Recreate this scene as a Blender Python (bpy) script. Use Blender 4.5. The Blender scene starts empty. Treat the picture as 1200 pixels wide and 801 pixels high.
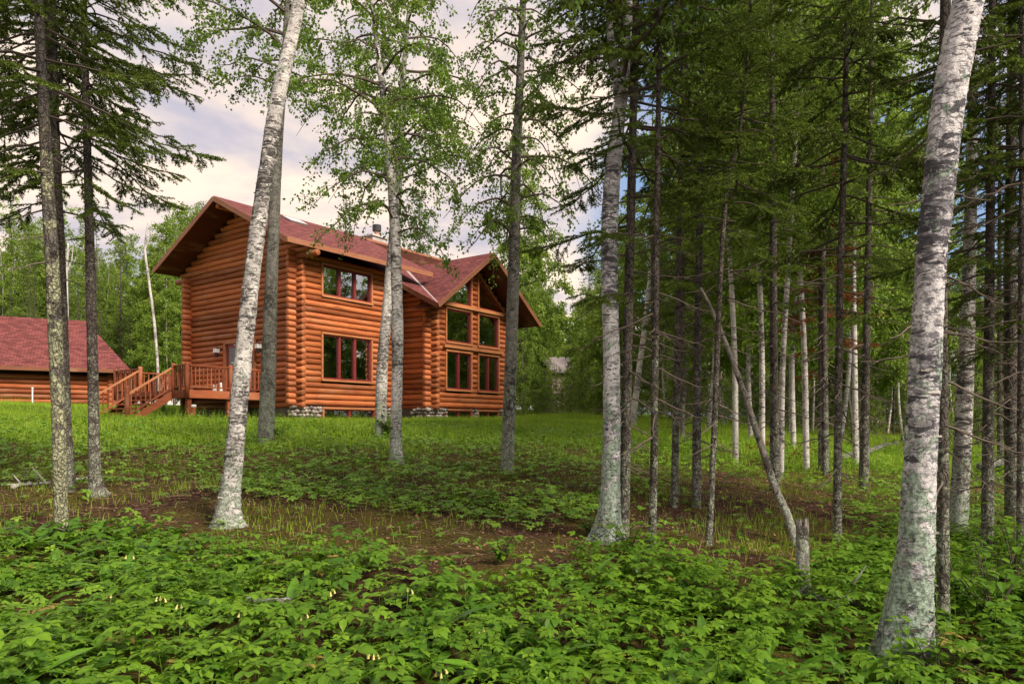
import bpy, math, random
import numpy as np
from mathutils import Vector, Matrix

# ------------------------------------------------------------------ camera, world, sun, exposure
SC = bpy.context.scene
COL = SC.collection
F, YH, EYE = 845.65, 498.1, 1.6           # focal length in photo pixels, horizon row, eye height (m)
cd = bpy.data.cameras.new('camera')
cam = bpy.data.objects.new('camera', cd)
COL.objects.link(cam)
cam.location = (0, 0, EYE)
cam.rotation_euler = (math.pi / 2, 0, 0)
cd.sensor_fit = 'HORIZONTAL'
cd.sensor_width = 36
cd.lens = F / 1200 * 36
cd.shift_y = (YH - 400.5) / 1200
cd.clip_start = .05
cd.clip_end = 2000
SC.camera = cam

SUN_DIR = Vector((.70, -.62, .80)).normalized()    # towards the sun
sl = bpy.data.lights.new('sun', 'SUN')
sl.energy = 3.0
sl.angle = math.radians(20)
sl.color = (1, .87, .70)
sun = bpy.data.objects.new('sun', sl)
COL.objects.link(sun)
sun.rotation_euler = (-SUN_DIR).to_track_quat('-Z', 'Y').to_euler()
sun.location = (20, -20, 30)

SC.view_settings.view_transform = 'Standard'
SC.view_settings.look = 'None'
SC.view_settings.gamma = 1
SC.view_settings.use_curve_mapping = False
SC.view_settings.exposure = 1.1

w = bpy.data.worlds.new('World')
SC.world = w
w.use_nodes = True
nt = w.node_tree
nt.nodes.clear()


class NG:
    """tiny node-graph helper"""
    def __init__(s, tree):
        s.t = tree

    def n(s, kind, **kw):
        nd = s.t.nodes.new(kind)
        for k, v in kw.items():
            if k.startswith('i_'):
                key = k[2:].replace('_', ' ')
                key = int(key) if key.isdigit() else key
                s.set(nd.inputs[key], v)
            else:
                setattr(nd, k, v)
        return nd

    def set(s, sock, v):
        if isinstance(v, bpy.types.NodeSocket):
            s.t.links.new(v, sock)
        else:
            if sock.type == 'RGBA' and len(v) == 3:
                v = (*v, 1)
            sock.default_value = v

    def math(s, op, a, b=None, c=None, clamp=False):
        nd = s.t.nodes.new('ShaderNodeMath')
        nd.operation = op
        nd.use_clamp = clamp
        for i, v in enumerate((a, b, c)):
            if v is not None:
                s.set(nd.inputs[i], v)
        return nd.outputs[0]

    def mix(s, f, a, b, mode='MIX'):
        nd = s.t.nodes.new('ShaderNodeMix')
        nd.data_type = 'RGBA'
        nd.blend_type = mode
        s.set(nd.inputs[0], f)
        s.set(nd.inputs[6], a)
        s.set(nd.inputs[7], b)
        return nd.outputs[2]

    def ramp(s, f, lo, hi):
        nd = s.t.nodes.new('ShaderNodeMapRange')
        nd.interpolation_type = 'SMOOTHSTEP'
        s.set(nd.inputs[0], f)
        nd.inputs[1].default_value = lo
        nd.inputs[2].default_value = hi
        return nd.outputs[0]

    def noise(s, vec, scale=1, detail=4, rough=.55, dist=0):
        nd = s.n('ShaderNodeTexNoise', i_Scale=scale, i_Detail=detail, i_Roughness=rough, i_Distortion=dist)
        if vec is not None:
            s.set(nd.inputs['Vector'], vec)
        return nd.outputs['Fac']

    def vmul(s, vec, m, add=(0, 0, 0)):
        nd = s.t.nodes.new('ShaderNodeMapping')
        s.set(nd.inputs['Vector'], vec)
        nd.inputs['Scale'].default_value = m
        nd.inputs['Location'].default_value = add
        return nd.outputs[0]


g = NG(nt)
tc = g.n('ShaderNodeTexCoord')
sky = g.n('ShaderNodeTexSky', sky_type='NISHITA', sun_disc=False)
sky.sun_elevation = math.asin(SUN_DIR.z)
sky.sun_rotation = math.atan2(SUN_DIR.x, SUN_DIR.y)
sky.air_density = 1.2
sky.dust_density = 2.0
sep = g.n('ShaderNodeSeparateXYZ', i_Vector=tc.outputs['Generated'])
zz = g.math('ADD', g.math('MAXIMUM', sep.outputs[2], 0), .30)
cmb = g.n('ShaderNodeCombineXYZ', i_X=g.math('DIVIDE', sep.outputs[0], zz), i_Y=g.math('DIVIDE', sep.outputs[1], zz), i_Z=0.0)
cv = cmb.outputs[0]
c1 = g.noise(g.vmul(cv, (1, 1.25, 1), (3.1, 1.7, 0)), 1.25, 7, .52, .5)
cover = g.ramp(g.math('SUBTRACT', c1, g.math('MULTIPLY', g.ramp(sep.outputs[0], -.02, .24), .20)), .27, .45)
c2 = g.noise(g.vmul(cv, (1, 1.3, 1), (7.7, 4.2, 2)), 2.2, 6, .55, .3)
shade = g.ramp(c2, .35, .62)
cloud = g.mix(shade, (3.1, 2.9, 3.35), (6.3, 5.05, 3.95))
bluesky = g.mix(.5, sky.outputs[0], (.95, 1.65, 3.3))
skycol = g.mix(g.math('MULTIPLY', cover, .93), bluesky, cloud)
bg = g.n('ShaderNodeBackground', i_Color=skycol, i_Strength=.095)
out = g.n('ShaderNodeOutputWorld')
nt.links.new(bg.outputs[0], out.inputs['Surface'])

# ------------------------------------------------------------------ helpers
rng = np.random.default_rng(7)
rnd = random.Random(7)


def material(name):
    m = bpy.data.materials.new(name)
    m.use_nodes = True
    m.node_tree.nodes.clear()
    G = NG(m.node_tree)
    G.out = G.n('ShaderNodeOutputMaterial')
    G.coord = G.n('ShaderNodeTexCoord').outputs['Object']
    return m, G


def principled(G, col, rough=.8, spec=.3, bump=None, bstr=.4, bdist=.02, **kw):
    p = G.n('ShaderNodeBsdfPrincipled')
    G.set(p.inputs['Base Color'], col)
    G.set(p.inputs['Roughness'], rough)
    p.inputs['Specular IOR Level'].default_value = spec
    for k, v in kw.items():
        G.set(p.inputs[k], v)
    if bump is not None:
        b = G.n('ShaderNodeBump', i_Strength=bstr, i_Distance=bdist, i_Height=bump)
        G.set(p.inputs['Normal'], b.outputs[0])
    return p.outputs[0]


def finish(G, sh):
    G.t.links.new(sh, G.out.inputs['Surface'])


def leaf_mat(name, c1, c2, transl=.32, rough=.5, spec=.35, c3=None):
    m, G = material(name)
    t = G.n('ShaderNodeAttribute', attribute_name='tint').outputs['Fac']
    col = G.mix(t, c1, c2)
    if c3 is not None:
        col = G.mix(G.ramp(t, .93, .98), col, c3)
    nz = G.noise(G.coord, 35, 2)
    col = G.mix(.35, col, G.mix(nz, (.25, .25, .25), (1.0, 1.0, 1.0)), 'OVERLAY')
    p = principled(G, col, rough, spec)
    tr = G.n('ShaderNodeBsdfTranslucent', i_Color=G.mix(.25, col, (.30, .42, .03)))
    mx = G.n('ShaderNodeMixShader', i_0=transl)
    G.t.links.new(p, mx.inputs[1])
    G.t.links.new(tr.outputs[0], mx.inputs[2])
    finish(G, mx.outputs[0])
    return m


def flat_mat(name, col, rough=.7, spec=.3, var=.25, scale=8, metal=0):
    m, G = material(name)
    nz = G.noise(G.coord, scale, 4)
    c = G.mix(nz, tuple(x * (1 - var) for x in col), tuple(min(1, x * (1 + var)) for x in col))
    finish(G, principled(G, c, rough, spec, nz, .15, .01, Metallic=metal))
    return m


class MB:
    """collects vertices, quads, triangles and a per-vertex tint; builds ONE mesh object"""
    def __init__(s):
        s.V, s.Q, s.T, s.C, s.n = [], [], [], [], 0

    def add(s, V, Q=None, T=None, tint=None):
        V = np.asarray(V, float).reshape(-1, 3)
        if Q is not None and len(Q):
            s.Q.append(np.asarray(Q, int).reshape(-1, 4) + s.n)
        if T is not None and len(T):
            s.T.append(np.asarray(T, int).reshape(-1, 3) + s.n)
        s.V.append(V)
        s.C.append(np.broadcast_to(np.asarray(.5 if tint is None else tint, float), (len(V),)))
        s.n += len(V)

    def box(s, x0, x1, y0, y1, z0, z1):
        V = [(x, y, z) for z in (z0, z1) for y in (y0, y1) for x in (x0, x1)]
        s.add(V, [(0, 2, 3, 1), (4, 5, 7, 6), (0, 1, 5, 4), (2, 6, 7, 3), (0, 4, 6, 2), (1, 3, 7, 5)])

    def obox(s, p, q, wid, hei, up=(0, 0, 1)):
        """a bar from p to q, wid across, hei along up"""
        p, q = np.array(p, float), np.array(q, float)
        d = q - p
        d /= np.linalg.norm(d)
        a = np.cross(d, up)
        a /= np.linalg.norm(a)
        b = np.cross(a, d)
        V = [e + sa * a * wid / 2 + sb * b * hei / 2 for e in (p, q) for sb in (-1, 1) for sa in (-1, 1)]
        s.add(V, [(0, 2, 3, 1), (4, 5, 7, 6), (0, 1, 5, 4), (2, 6, 7, 3), (0, 4, 6, 2), (1, 3, 7, 5)])

    def prism(s, poly, off):
        """polygon (n,3) extruded by vector off"""
        P = np.array(poly, float)
        n = len(P)
        V = np.vstack([P, P + np.array(off, float)])
        Q = [(i, (i + 1) % n, n + (i + 1) % n, n + i) for i in range(n)]
        T = [(0, i + 1, i) for i in range(1, n - 1)] + [(n, n + i, n + i + 1) for i in range(1, n - 1)]
        s.add(V, Q, T)

    def tube(s, pts, rad, sides=6, caps=True, tint=None):
        P = np.asarray(pts, float)
        R = np.broadcast_to(np.asarray(rad, float), (len(P),))
        D = np.gradient(P, axis=0)
        D /= np.linalg.norm(D, axis=1)[:, None] + 1e-9
        ref = np.array([0, 0, 1.]) if abs(D[0][2]) < .9 else np.array([1., 0, 0])
        A = np.cross(D, ref)
        A /= np.linalg.norm(A, axis=1)[:, None] + 1e-9
        B = np.cross(D, A)
        th = np.arange(sides) / sides * 2 * np.pi
        V = P[:, None] + R[:, None, None] * (np.cos(th)[None, :, None] * A[:, None] + np.sin(th)[None, :, None] * B[:, None])
        m = len(P)
        i, j = np.meshgrid(np.arange(m - 1), np.arange(sides), indexing='ij')
        a = i * sides + j
        b = i * sides + (j + 1) % sides
        Q = np.stack([a, b, b + sides, a + sides], -1).reshape(-1, 4)
        V = V.reshape(-1, 3)
        T = []
        if caps:
            V = np.vstack([V, P[0], P[-1]])
            c0, c1 = m * sides, m * sides + 1
            for k in range(sides):
                T += [(c0, (k + 1) % sides, k), (c1, (m - 1) * sides + k, (m - 1) * sides + (k + 1) % sides)]
        s.add(V, Q, T, tint)

    def mesh(s, name, mat, smooth=False):
        me = bpy.data.meshes.new(name)
        V = np.vstack(s.V).astype(np.float32)
        me.vertices.add(len(V))
        me.vertices.foreach_set('co', V.ravel())
        Q = np.vstack(s.Q) if s.Q else np.zeros((0, 4), int)
        T = np.vstack(s.T) if s.T else np.zeros((0, 3), int)
        nl = Q.size + T.size
        me.loops.add(nl)
        me.loops.foreach_set('vertex_index', np.concatenate([Q.ravel(), T.ravel()]).astype(np.int32))
        me.polygons.add(len(Q) + len(T))
        st = np.concatenate([np.arange(len(Q)) * 4, Q.size + np.arange(len(T)) * 3]).astype(np.int32)
        me.polygons.foreach_set('loop_start', st)
        me.polygons.foreach_set('use_smooth', np.full(len(Q) + len(T), smooth))
        at = me.attributes.new('tint', 'FLOAT', 'POINT')
        at.data.foreach_set('value', np.concatenate(s.C).astype(np.float32))
        me.materials.append(mat)
        me.update(calc_edges=True)
        return me

    def build(s, name, mat, parent=None, loc=(0, 0, 0), smooth=False):
        return link(name, s.mesh(name, mat, smooth), parent, loc)


def link(name, data, parent=None, loc=(0, 0, 0), rot=(0, 0, 0)):
    o = bpy.data.objects.new(name, data)
    COL.objects.link(o)
    o.location = loc
    o.rotation_euler = rot
    if parent is not None:
        o.parent = parent
    return o


def tag(o, label=None, cat=None, group=None, kind=None):
    if label:
        o['label'] = label
    if cat:
        o['category'] = cat
    if group:
        o['group'] = group
    if kind:
        o['kind'] = kind
    return o


def thing(name, loc, label, cat, group=None, rotz=0):
    return tag(link(name, None, None, loc, (0, 0, rotz)), label, cat, group)


def sstep(x, a, b):
    t = np.clip((np.asarray(x, float) - a) / (b - a), 0, 1)
    return t * t * (3 - 2 * t)


# ------------------------------------------------------------------ terrain
def vnoise(x, y, seed=0):
    """cheap smooth value noise, 0..1"""
    x, y = np.asarray(x, float), np.asarray(y, float)
    xi, yi = np.floor(x).astype(np.int64), np.floor(y).astype(np.int64)
    fx, fy = x - xi, y - yi
    fx, fy = fx * fx * (3 - 2 * fx), fy * fy * (3 - 2 * fy)

    def h(a, b):
        n = (a * 374761393 + b * 668265263 + seed * 974711) & 0x7fffffff
        n = ((n ^ (n >> 13)) * 1274126177) & 0x7fffffff
        return ((n ^ (n >> 16)) & 0xffff) / 65535.
    return (h(xi, yi) * (1 - fx) + h(xi + 1, yi) * fx) * (1 - fy) + (h(xi, yi + 1) * (1 - fx) + h(xi + 1, yi + 1) * fx) * fy


def fbm(x, y, seed=0, o=4):
    r, a = 0, .5
    for k in range(o):
        r = r + a * vnoise(x, y, seed + k)
        x, y, a = np.asarray(x) * 2.03 + 5.1, np.asarray(y) * 2.03 + 1.7, a * .5
    return r / (1 - .5 ** o)


XC_, UX_, UY_ = -8.377, math.sin(math.radians(36.19)), math.cos(math.radians(36.19))


def terrain(x, y):
    x, y = np.asarray(x, float), np.asarray(y, float)
    az = x / np.maximum(y, 2.5)
    s = np.interp(az, [-.9, -.7, -.28, .05, .2, .35, .53, .75], [.084, .080, .070, .066, .056, .046, .035, .028])
    yy = np.clip(y, -40, None)
    z = np.where(yy < 30, s * yy, s * 30 + (yy - 30) * s * .45)
    z = np.where(yy < 0, .05 * yy, z)
    z = np.where(yy > 70, s * 48 + (yy - 70) * .004, z)
    near = sstep(y, 60, 20)
    z = z + near * ((fbm(x * .35, y * .35, 3) - .5) * .34 + (fbm(x * 1.3, y * 1.3, 9, 3) - .5) * .10)
    # level shelf the house stands on
    u = (x - XC_) * UX_ + (y - 28.0) * UY_
    v = -(x - XC_) * UY_ + (y - 28.0) * UX_
    du = np.maximum(np.maximum(-3.6 - u, u - 12.5), 0)
    dv = np.maximum(np.maximum(-2.6 - v, v - 9), 0)
    k = 1 - sstep(np.hypot(du, dv), .3, 5.0)
    return z * (1 - k) + 1.73 * k


def px2w(px, py, Y):
    return np.array([(px - 600) / F * Y, Y, EYE + (YH - py) / F * Y])


def w2px(x, y, z):
    y = np.maximum(y, .1)
    return 600 + F * x / y, YH - F * (z - EYE) / y


def ground_hit(px, py):
    ys = np.arange(2.5, 70, .02)
    x = (px - 600) / F * ys
    z = EYE + (YH - py) / F * ys
    d = z - terrain(x, ys)
    i = np.argmax(d <= 0) if (d <= 0).any() else len(ys) - 1
    return float(ys[i])


# lower edge of the middle leaf cover, upper edge of the foreground leaves (photo rows by column)
def fg_top(px):
    return np.interp(px, [-200, 0, 100, 200, 300, 400, 500, 560, 640, 700, 760, 850, 900, 960, 1040, 1200, 1500],
                     [632, 634, 632, 628, 646, 652, 668, 690, 680, 655, 648, 668, 690, 655, 640, 620, 620])


def mid_bot(px):
    return np.interp(px, [-200, 0, 120, 220, 300, 420, 520, 600, 680, 720, 800, 850, 900, 960, 1040, 1100, 1500],
                     [566, 566, 564, 566, 588, 604, 618, 628, 618, 595, 572, 560, 552, 590, 622, 640, 650])


def zone(x, y):
    """0 foreground leaves, 1 bare duff, 2 middle leaves, 3 lawn (as soft weights)"""
    z = terrain(x, y)
    px, py = w2px(x, y, z)
    n = (fbm(np.asarray(x) * .9, np.asarray(y) * .9, 21) - .5)
    n2 = (fbm(np.asarray(x) * 2.5, np.asarray(y) * 2.5, 31) - .5)
    pyj = py + n * 46 + n2 * 26
    fgw = sstep(pyj, fg_top(px) - 6, fg_top(px) + 12)
    mid = (1 - fgw) * (1 - sstep(pyj, mid_bot(px) - 12, mid_bot(px) + 10))
    lawn_row = np.interp(px, [0, 150, 400, 600, 800, 1000, 1200], [524, 524, 520, 520, 534, 552, 556])
    lawn = 1 - sstep(pyj, lawn_row - 8, lawn_row + 12)
    lawn = np.where(np.asarray(y) < 2, 0, lawn)
    mid = mid * (1 - lawn)
    # under the dense spruces far right the floor is bare
    shade = sstep(px, 850, 930) * sstep(y, 29, 36)
    lawn = lawn * (1 - shade)
    return fgw, mid, lawn, px, py


ys = np.concatenate([np.arange(-40, -3, 3.), np.arange(-3, 12, .17), np.arange(12, 36, .3), np.arange(36, 80, 1.5), np.arange(80, 330, 10)])
xs = np.concatenate([np.arange(-260, -60, 10.), np.arange(-60, -20, 1.6), np.arange(-20, -9, .4), np.arange(-9, 9, .19), np.arange(9, 20, .4), np.arange(20, 60, 1.6), np.arange(60, 261, 10)])
gx, gy = np.meshgrid(xs, ys, indexing='ij')
gz = terrain(gx, gy)
ni, nj = gx.shape
ii, jj = np.meshgrid(np.arange(ni - 1), np.arange(nj - 1), indexing='ij')
a0 = ii * nj + jj
fgw, midw, lawnw, _, _ = zone(gx, gy)
cover_w = np.clip(lawnw + .0 * fgw, 0, 1)
gm, G = material('forest_floor')
tt = G.n('ShaderNodeAttribute', attribute_name='tint').outputs['Fac']
n1 = G.noise(G.coord, 3.0, 8, .65)
n2 = G.noise(G.coord, 38, 4, .7)
n3 = G.noise(G.coord, .9, 5, .6)
duff = G.mix(G.ramp(n2, .3, .7), (.020, .010, .007), (.135, .066, .038))
duff = G.mix(G.ramp(n1, .50, .62), duff, (.036, .019, .013))
n4 = G.noise(G.coord, 11, 6, .7)
duff = G.mix(G.math('MULTIPLY', G.ramp(n4, .54, .62), .8), duff, (.17, .10, .062))
duff = G.mix(G.math('MULTIPLY', G.ramp(n4, .46, .38), .8), duff, (.020, .012, .009))
moss = G.mix(G.ramp(n2, .3, .7), (.040, .042, .008), (.17, .15, .022))
duff = G.mix(G.math('MULTIPLY', G.ramp(n3, .43, .56), .85), duff, moss)
lit = G.noise(G.coord, 90, 2, .6)
duff = G.mix(G.ramp(lit, .60, .68), duff, (.26, .14, .08))
lit2 = G.noise(G.vmul(G.coord, (60, 9, 30)), 1, 3, .6, .8)
duff = G.mix(G.math('MULTIPLY', G.ramp(lit2, .58, .66), .7), duff, (.19, .085, .05))
lit3 = G.noise(G.vmul(G.coord, (10, 60, 30)), 1, 3, .6, .8)
duff = G.mix(G.math('MULTIPLY', G.ramp(lit3, .60, .68), .7), duff, (.24, .12, .07))
turf = G.mix(n2, (.065, .125, .010), (.15, .25, .024))
colr = G.mix(tt, duff, turf)
finish(G, principled(G, colr, .95, .1, G.math('ADD', G.math('ADD', n2, lit), n4), 1.0, .05))
mb = MB()
mb.add(np.stack([gx, gy, gz], -1).reshape(-1, 3), np.stack([a0, a0 + nj, a0 + nj + 1, a0 + 1], -1).reshape(-1, 4), tint=cover_w.ravel())
tag(mb.build('ground', gm, smooth=True), 'gently rising forest floor of brown needles, moss and turf', None, None, 'structure')

# ------------------------------------------------------------------ wood, roof, glass materials


def log_mat(name, lo, hi, dark):
    m, G = material(name)
    rv = G.n('ShaderNodeObjectInfo').outputs['Random']
    off = G.n('ShaderNodeCombineXYZ', i_X=G.math('MULTIPLY', rv, 40.), i_Y=G.math('MULTIPLY', rv, 17.), i_Z=0.)
    v = G.n('ShaderNodeVectorMath', operation='ADD')
    G.set(v.inputs[0], G.coord)
    G.set(v.inputs[1], off.outputs[0])
    grain = G.noise(G.vmul(v.outputs[0], (1.2, 22, 22)), 1.0, 6, .6, .6)
    blot = G.noise(G.vmul(v.outputs[0], (.9, 3, 3)), 1.0, 4, .6)
    knot = G.n('ShaderNodeTexVoronoi', i_Scale=1.0)
    G.set(knot.inputs['Vector'], G.vmul(v.outputs[0], (1.6, 6, 6)))
    kf = G.ramp(knot.outputs['Distance'], .10, .05)
    c = G.mix(grain, lo, hi)
    c = G.mix(G.math('MULTIPLY', G.ramp(blot, .48, .70), .55), c, dark)
    c = G.mix(G.math('MULTIPLY', kf, .8), c, tuple(x * .4 for x in dark))
    br = G.mix(rv, (.55, .50, .48), (1.22, 1.20, 1.16))
    c = G.mix(1.0, c, br, 'MULTIPLY')
    chk = G.noise(G.vmul(v.outputs[0], (.8, 46, 46)), 1.0, 2, .5, .8)
    cm = G.math('MULTIPLY', G.ramp(chk, .64, .67), .75)
    c = G.mix(cm, c, tuple(x * .22 for x in dark))
    weather = G.noise(G.vmul(v.outputs[0], (.5, 1.5, 1.5)), 1.0, 3, .6)
    c = G.mix(G.math('MULTIPLY', G.ramp(weather, .52, .70), .35), c, (.36, .22, .13))
    finish(G, principled(G, c, .55, .28, G.math('SUBTRACT', grain, cm), .5, .012))
    return m


M_LOG = log_mat('stained_log', (.27, .074, .024), (.62, .210, .078), (.22, .050, .017))
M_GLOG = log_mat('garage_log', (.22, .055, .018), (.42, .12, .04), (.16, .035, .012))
M_TRIM = log_mat('trim_wood', (.40, .15, .06), (.58, .26, .12), (.34, .12, .045))
M_FASC = log_mat('fascia_wood', (.27, .105, .055), (.42, .19, .105), (.22, .08, .04))
M_DECK = log_mat('deck_wood', (.22, .060, .028), (.44, .13, .055), (.18, .045, .02))
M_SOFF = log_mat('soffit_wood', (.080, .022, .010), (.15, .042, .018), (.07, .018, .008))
M_RED = flat_mat('red_sash', (.19, .026, .024), .45, .4)
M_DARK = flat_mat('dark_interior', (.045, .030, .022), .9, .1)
M_WHITE = flat_mat('white_metal', (.75, .75, .74), .4, .4)
M_BLACK = flat_mat('black_metal', (.02, .02, .022), .5, .5)
M_CURT = flat_mat('curtain', (.62, .60, .50), .9, .1)
M_FLASH = flat_mat('valley_flashing', (.36, .30, .30), .35, .5)

m, G = material('shingle_roof')
bk = G.n('ShaderNodeTexBrick', offset=.5, i_Scale=1.0)
bk.inputs['Brick Width'].default_value = .30
bk.inputs['Row Height'].default_value = .145
bk.inputs['Mortar Size'].default_value = .012
bk.inputs['Bias'].default_value = -.1
G.set(bk.inputs['Color1'], (.21, .066, .060))
G.set(bk.inputs['Color2'], (.09, .027, .027))
G.set(bk.inputs['Mortar'], (.07, .018, .02))
G.set(bk.inputs['Vector'], G.coord)
nz = G.noise(G.coord, 60, 3, .7)
nb = G.noise(G.coord, .8, 4)
c = G.mix(.55, bk.outputs['Color'], G.mix(nz, (.10, .10, .10), (.95, .9, .9)), 'OVERLAY')
c = G.mix(G.math('MULTIPLY', G.ramp(nb, .5, .7), .3), c, (.14, .045, .045))
finish(G, principled(G, c, .9, .2, G.math('SUBTRACT', nz, bk.outputs['Fac']), .6, .015))
M_ROOF = m

m, G = material('window_glass')
gl = G.n('ShaderNodeBsdfGlossy', i_Roughness=.012, i_Color=(.9, .93, .95))
tb = G.n('ShaderNodeBsdfTransparent', i_Color=(.95, .96, .95))
fr = G.n('ShaderNodeFresnel', i_IOR=1.55)
mx = G.n('ShaderNodeMixShader', i_0=G.math('ADD', G.math('MULTIPLY', fr.outputs[0], 1.0), .46, clamp=True))
nz = G.n('ShaderNodeBump', i_Strength=.05, i_Distance=.01, i_Height=G.noise(G.coord, 1.6, 2))
G.set(gl.inputs['Normal'], nz.outputs[0])
G.t.links.new(tb.outputs[0], mx.inputs[1])
G.t.links.new(gl.outputs[0], mx.inputs[2])
finish(G, mx.outputs[0])
M_GLASS = m

m, G = material('dark_window_glass')
finish(G, principled(G, (.012, .012, .012), .02, .8, G.noise(G.coord, 1.6, 2), .05, .01))
M_GLASSD = m

m, G = material('field_stone')
rv = G.n('ShaderNodeAttribute', attribute_name='tint').outputs['Fac']
nz = G.noise(G.coord, 22, 4, .6)
c = G.mix(rv, (.13, .11, .10), (.42, .37, .34))
c = G.mix(.5, c, G.mix(nz, (.15, .15, .15), (.9, .9, .9)), 'OVERLAY')
finish(G, principled(G, c, .85, .25, nz, .6, .02))
M_STONE = m

# ------------------------------------------------------------------ the log house
TH = math.radians(36.19)
UX, UY = math.sin(TH), math.cos(TH)
XC, YC, ZB = -8.377, 28.0, .15            # house corner, and floor of its local frame above the eye line


def HW(u, v, z):
    return np.array([XC + UX * u - UY * v, YC + UY * u + UX * v, EYE + z])


cabin = thing('log_cabin', (XC, YC, EYE + ZB), 'two-storey orange log cabin with red shingle roof and tall gabled window front', 'house', None, math.pi / 2 - TH)
PITCH, RAD, Z0 = .231, .1185, .80
W, OV, EV = 7.72, 1.1, .90
ZR, ZE, UR = 9.345, 6.975, 6.77
SL = (ZR - ZE) / (W / 2 + EV)
Q_, UB0, UB1, O2 = 1.81, 5.72, 11.60, 1.2
UCB, HB, ZBR, ZBE = 8.656, 3.78, 7.947, 5.107
SLB = (ZBR - ZBE) / HB
UEND = 12.4


def L(z):
    return z - ZB


def log_mesh(length, axis_r=RAD, sides=10):
    """a log lying along x, centred, slightly irregular, with chamfered ends"""
    n = max(2, int(length / .8) + 1)
    x = np.linspace(-length / 2, length / 2, n + 1)
    r = axis_r * rng.uniform(.97, 1.05) * (1 + rng.uniform(-.045, .045, len(x)))
    P = np.stack([x, rng.normal(0, .008, len(x)), rng.normal(0, .006, len(x))], -1)
    P = np.vstack([P[0] - [.02, 0, 0], P, P[-1] + [.02, 0, 0]])
    r = np.concatenate([[axis_r * .86], r, [axis_r * .86]])
    b = MB()
    b.tube(P, r, sides)
    return b


log_cache = {}
NLOGS = 0


def put_log(u0, u1, v0, z, along='u', mat=None, parent=None, rad=RAD):
    global NLOGS
    ln = round(u1 - u0, 2)
    if ln < .12:
        return
    mat = mat or M_LOG
    key = (ln, rad, mat.name, NLOGS % 4)
    if key not in log_cache:
        log_cache[key] = log_mesh(ln, rad).mesh('log', mat, True)
    c = (u0 + u1) / 2
    loc = (c, v0, L(z)) if along == 'u' else (v0, c, L(z))
    link('log', log_cache[key], parent or cabin, loc, (rng.uniform(-.2, .2), 0, 0 if along == 'u' else math.pi / 2))
    NLOGS += 1


def spans(a, b, holes):
    """[a,b] minus holes"""
    out = [(a, b)]
    for h0, h1 in holes:
        nw = []
        for s0, s1 in out:
            if h1 <= s0 or h0 >= s1:
                nw.append((s0, s1))
            else:
                if h0 > s0:
                    nw.append((s0, h0))
                if h1 < s1:
                    nw.append((h1, s1))
        out = nw
    return out


# window rectangles: (u0,u1,z0,z1) of glass
W1, W2 = 1.34, 3.83
FW = [(W1, W2, 5.314, 6.40, 3), (W1, W2, 1.931, 3.619, 3)]
G1, G2, G3, G4 = 6.797, 8.401, 9.087, 10.50
BW = [(G1, G2, 3.841, 5.192, 1), (G3, G4, 3.841, 5.192, 1), (G1, G2, 1.702, 3.265, 2), (G3, G4, 1.702, 3.265, 2)]
VR = -RAD * .2                             # log axes sit behind the wall plane v=0


def roof_z_bump(u):
    return ZBR - SLB * abs(u - UCB)


# front wall
i = 0
z = Z0 + PITCH / 2
while z < 6.85:
    holes = [(a - .1, b + .1) for a, b, c0, c1, _ in FW if c0 - .1 < z < c1 + .1]
    for a, b in spans(-.32, UB0 + .3 if z < 6.3 else 4.95, holes):
        put_log(a, b, .11, z)
    z += PITCH
# gable wall on the left, with the door opening
DV0, DV1, DZ1 = 2.75, 4.75, 3.45
z = Z0
ztop = ZR - .28
while z < ztop:
    if z < 6.55:
        a, b = -.32, W + .32
    else:
        hw = (ztop - z) / SL
        a, b = W / 2 - hw, W / 2 + hw
    holes = [(DV0, DV1)] if 1.3 < z < DZ1 else []
    for s0, s1 in spans(a, b, holes):
        put_log(s0, s1, .11, z, 'v')
    z += PITCH
# back wall stubs seen past the left corner
z = Z0 + PITCH / 2
while z < 6.6:
    put_log(-.32, .4, W - .11, z)
    z += PITCH
# projecting window wing: front wall and its left side
z = Z0 + PITCH / 2
while z < ZBR - .45:
    holes = [(a - .1, b + .1) for a, b, c0, c1, _ in BW if c0 - .1 < z < c1 + .1]
    if z > 5.45:
        hw = (ZBR - .30 - z) / SLB
        a, b = max(UB0 - .3, UCB - hw), min(UB1 + .3, UCB + hw)
        # triangular windows under the slope
        if z < 7.1:
            hl = (7.40 - z) / SLB
            holes = [(UCB + .02 - hl + .0, G2 + .1), (G3 - .1, UCB + hl - .02)]
            holes = [h for h in holes if h[1] - h[0] > .05]
    else:
        a, b = UB0 - .32, UB1 + .32
    for s0, s1 in spans(a, b, holes):
        put_log(s0, s1, -Q_ + .11, z)
    z += PITCH
z = Z0
while z < 6.2:
    vst = max(-Q_ - .32, (z + .40 - ZBE) / .5 - 3.01)
    if vst < -.3:
        put_log(vst, 0.0, UB0 + .11, z, 'v')
    if z < 5.1:
        put_log(-Q_ - .32, -Q_ + .5, UB1 - .11, z, 'v')
    z += PITCH

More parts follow.
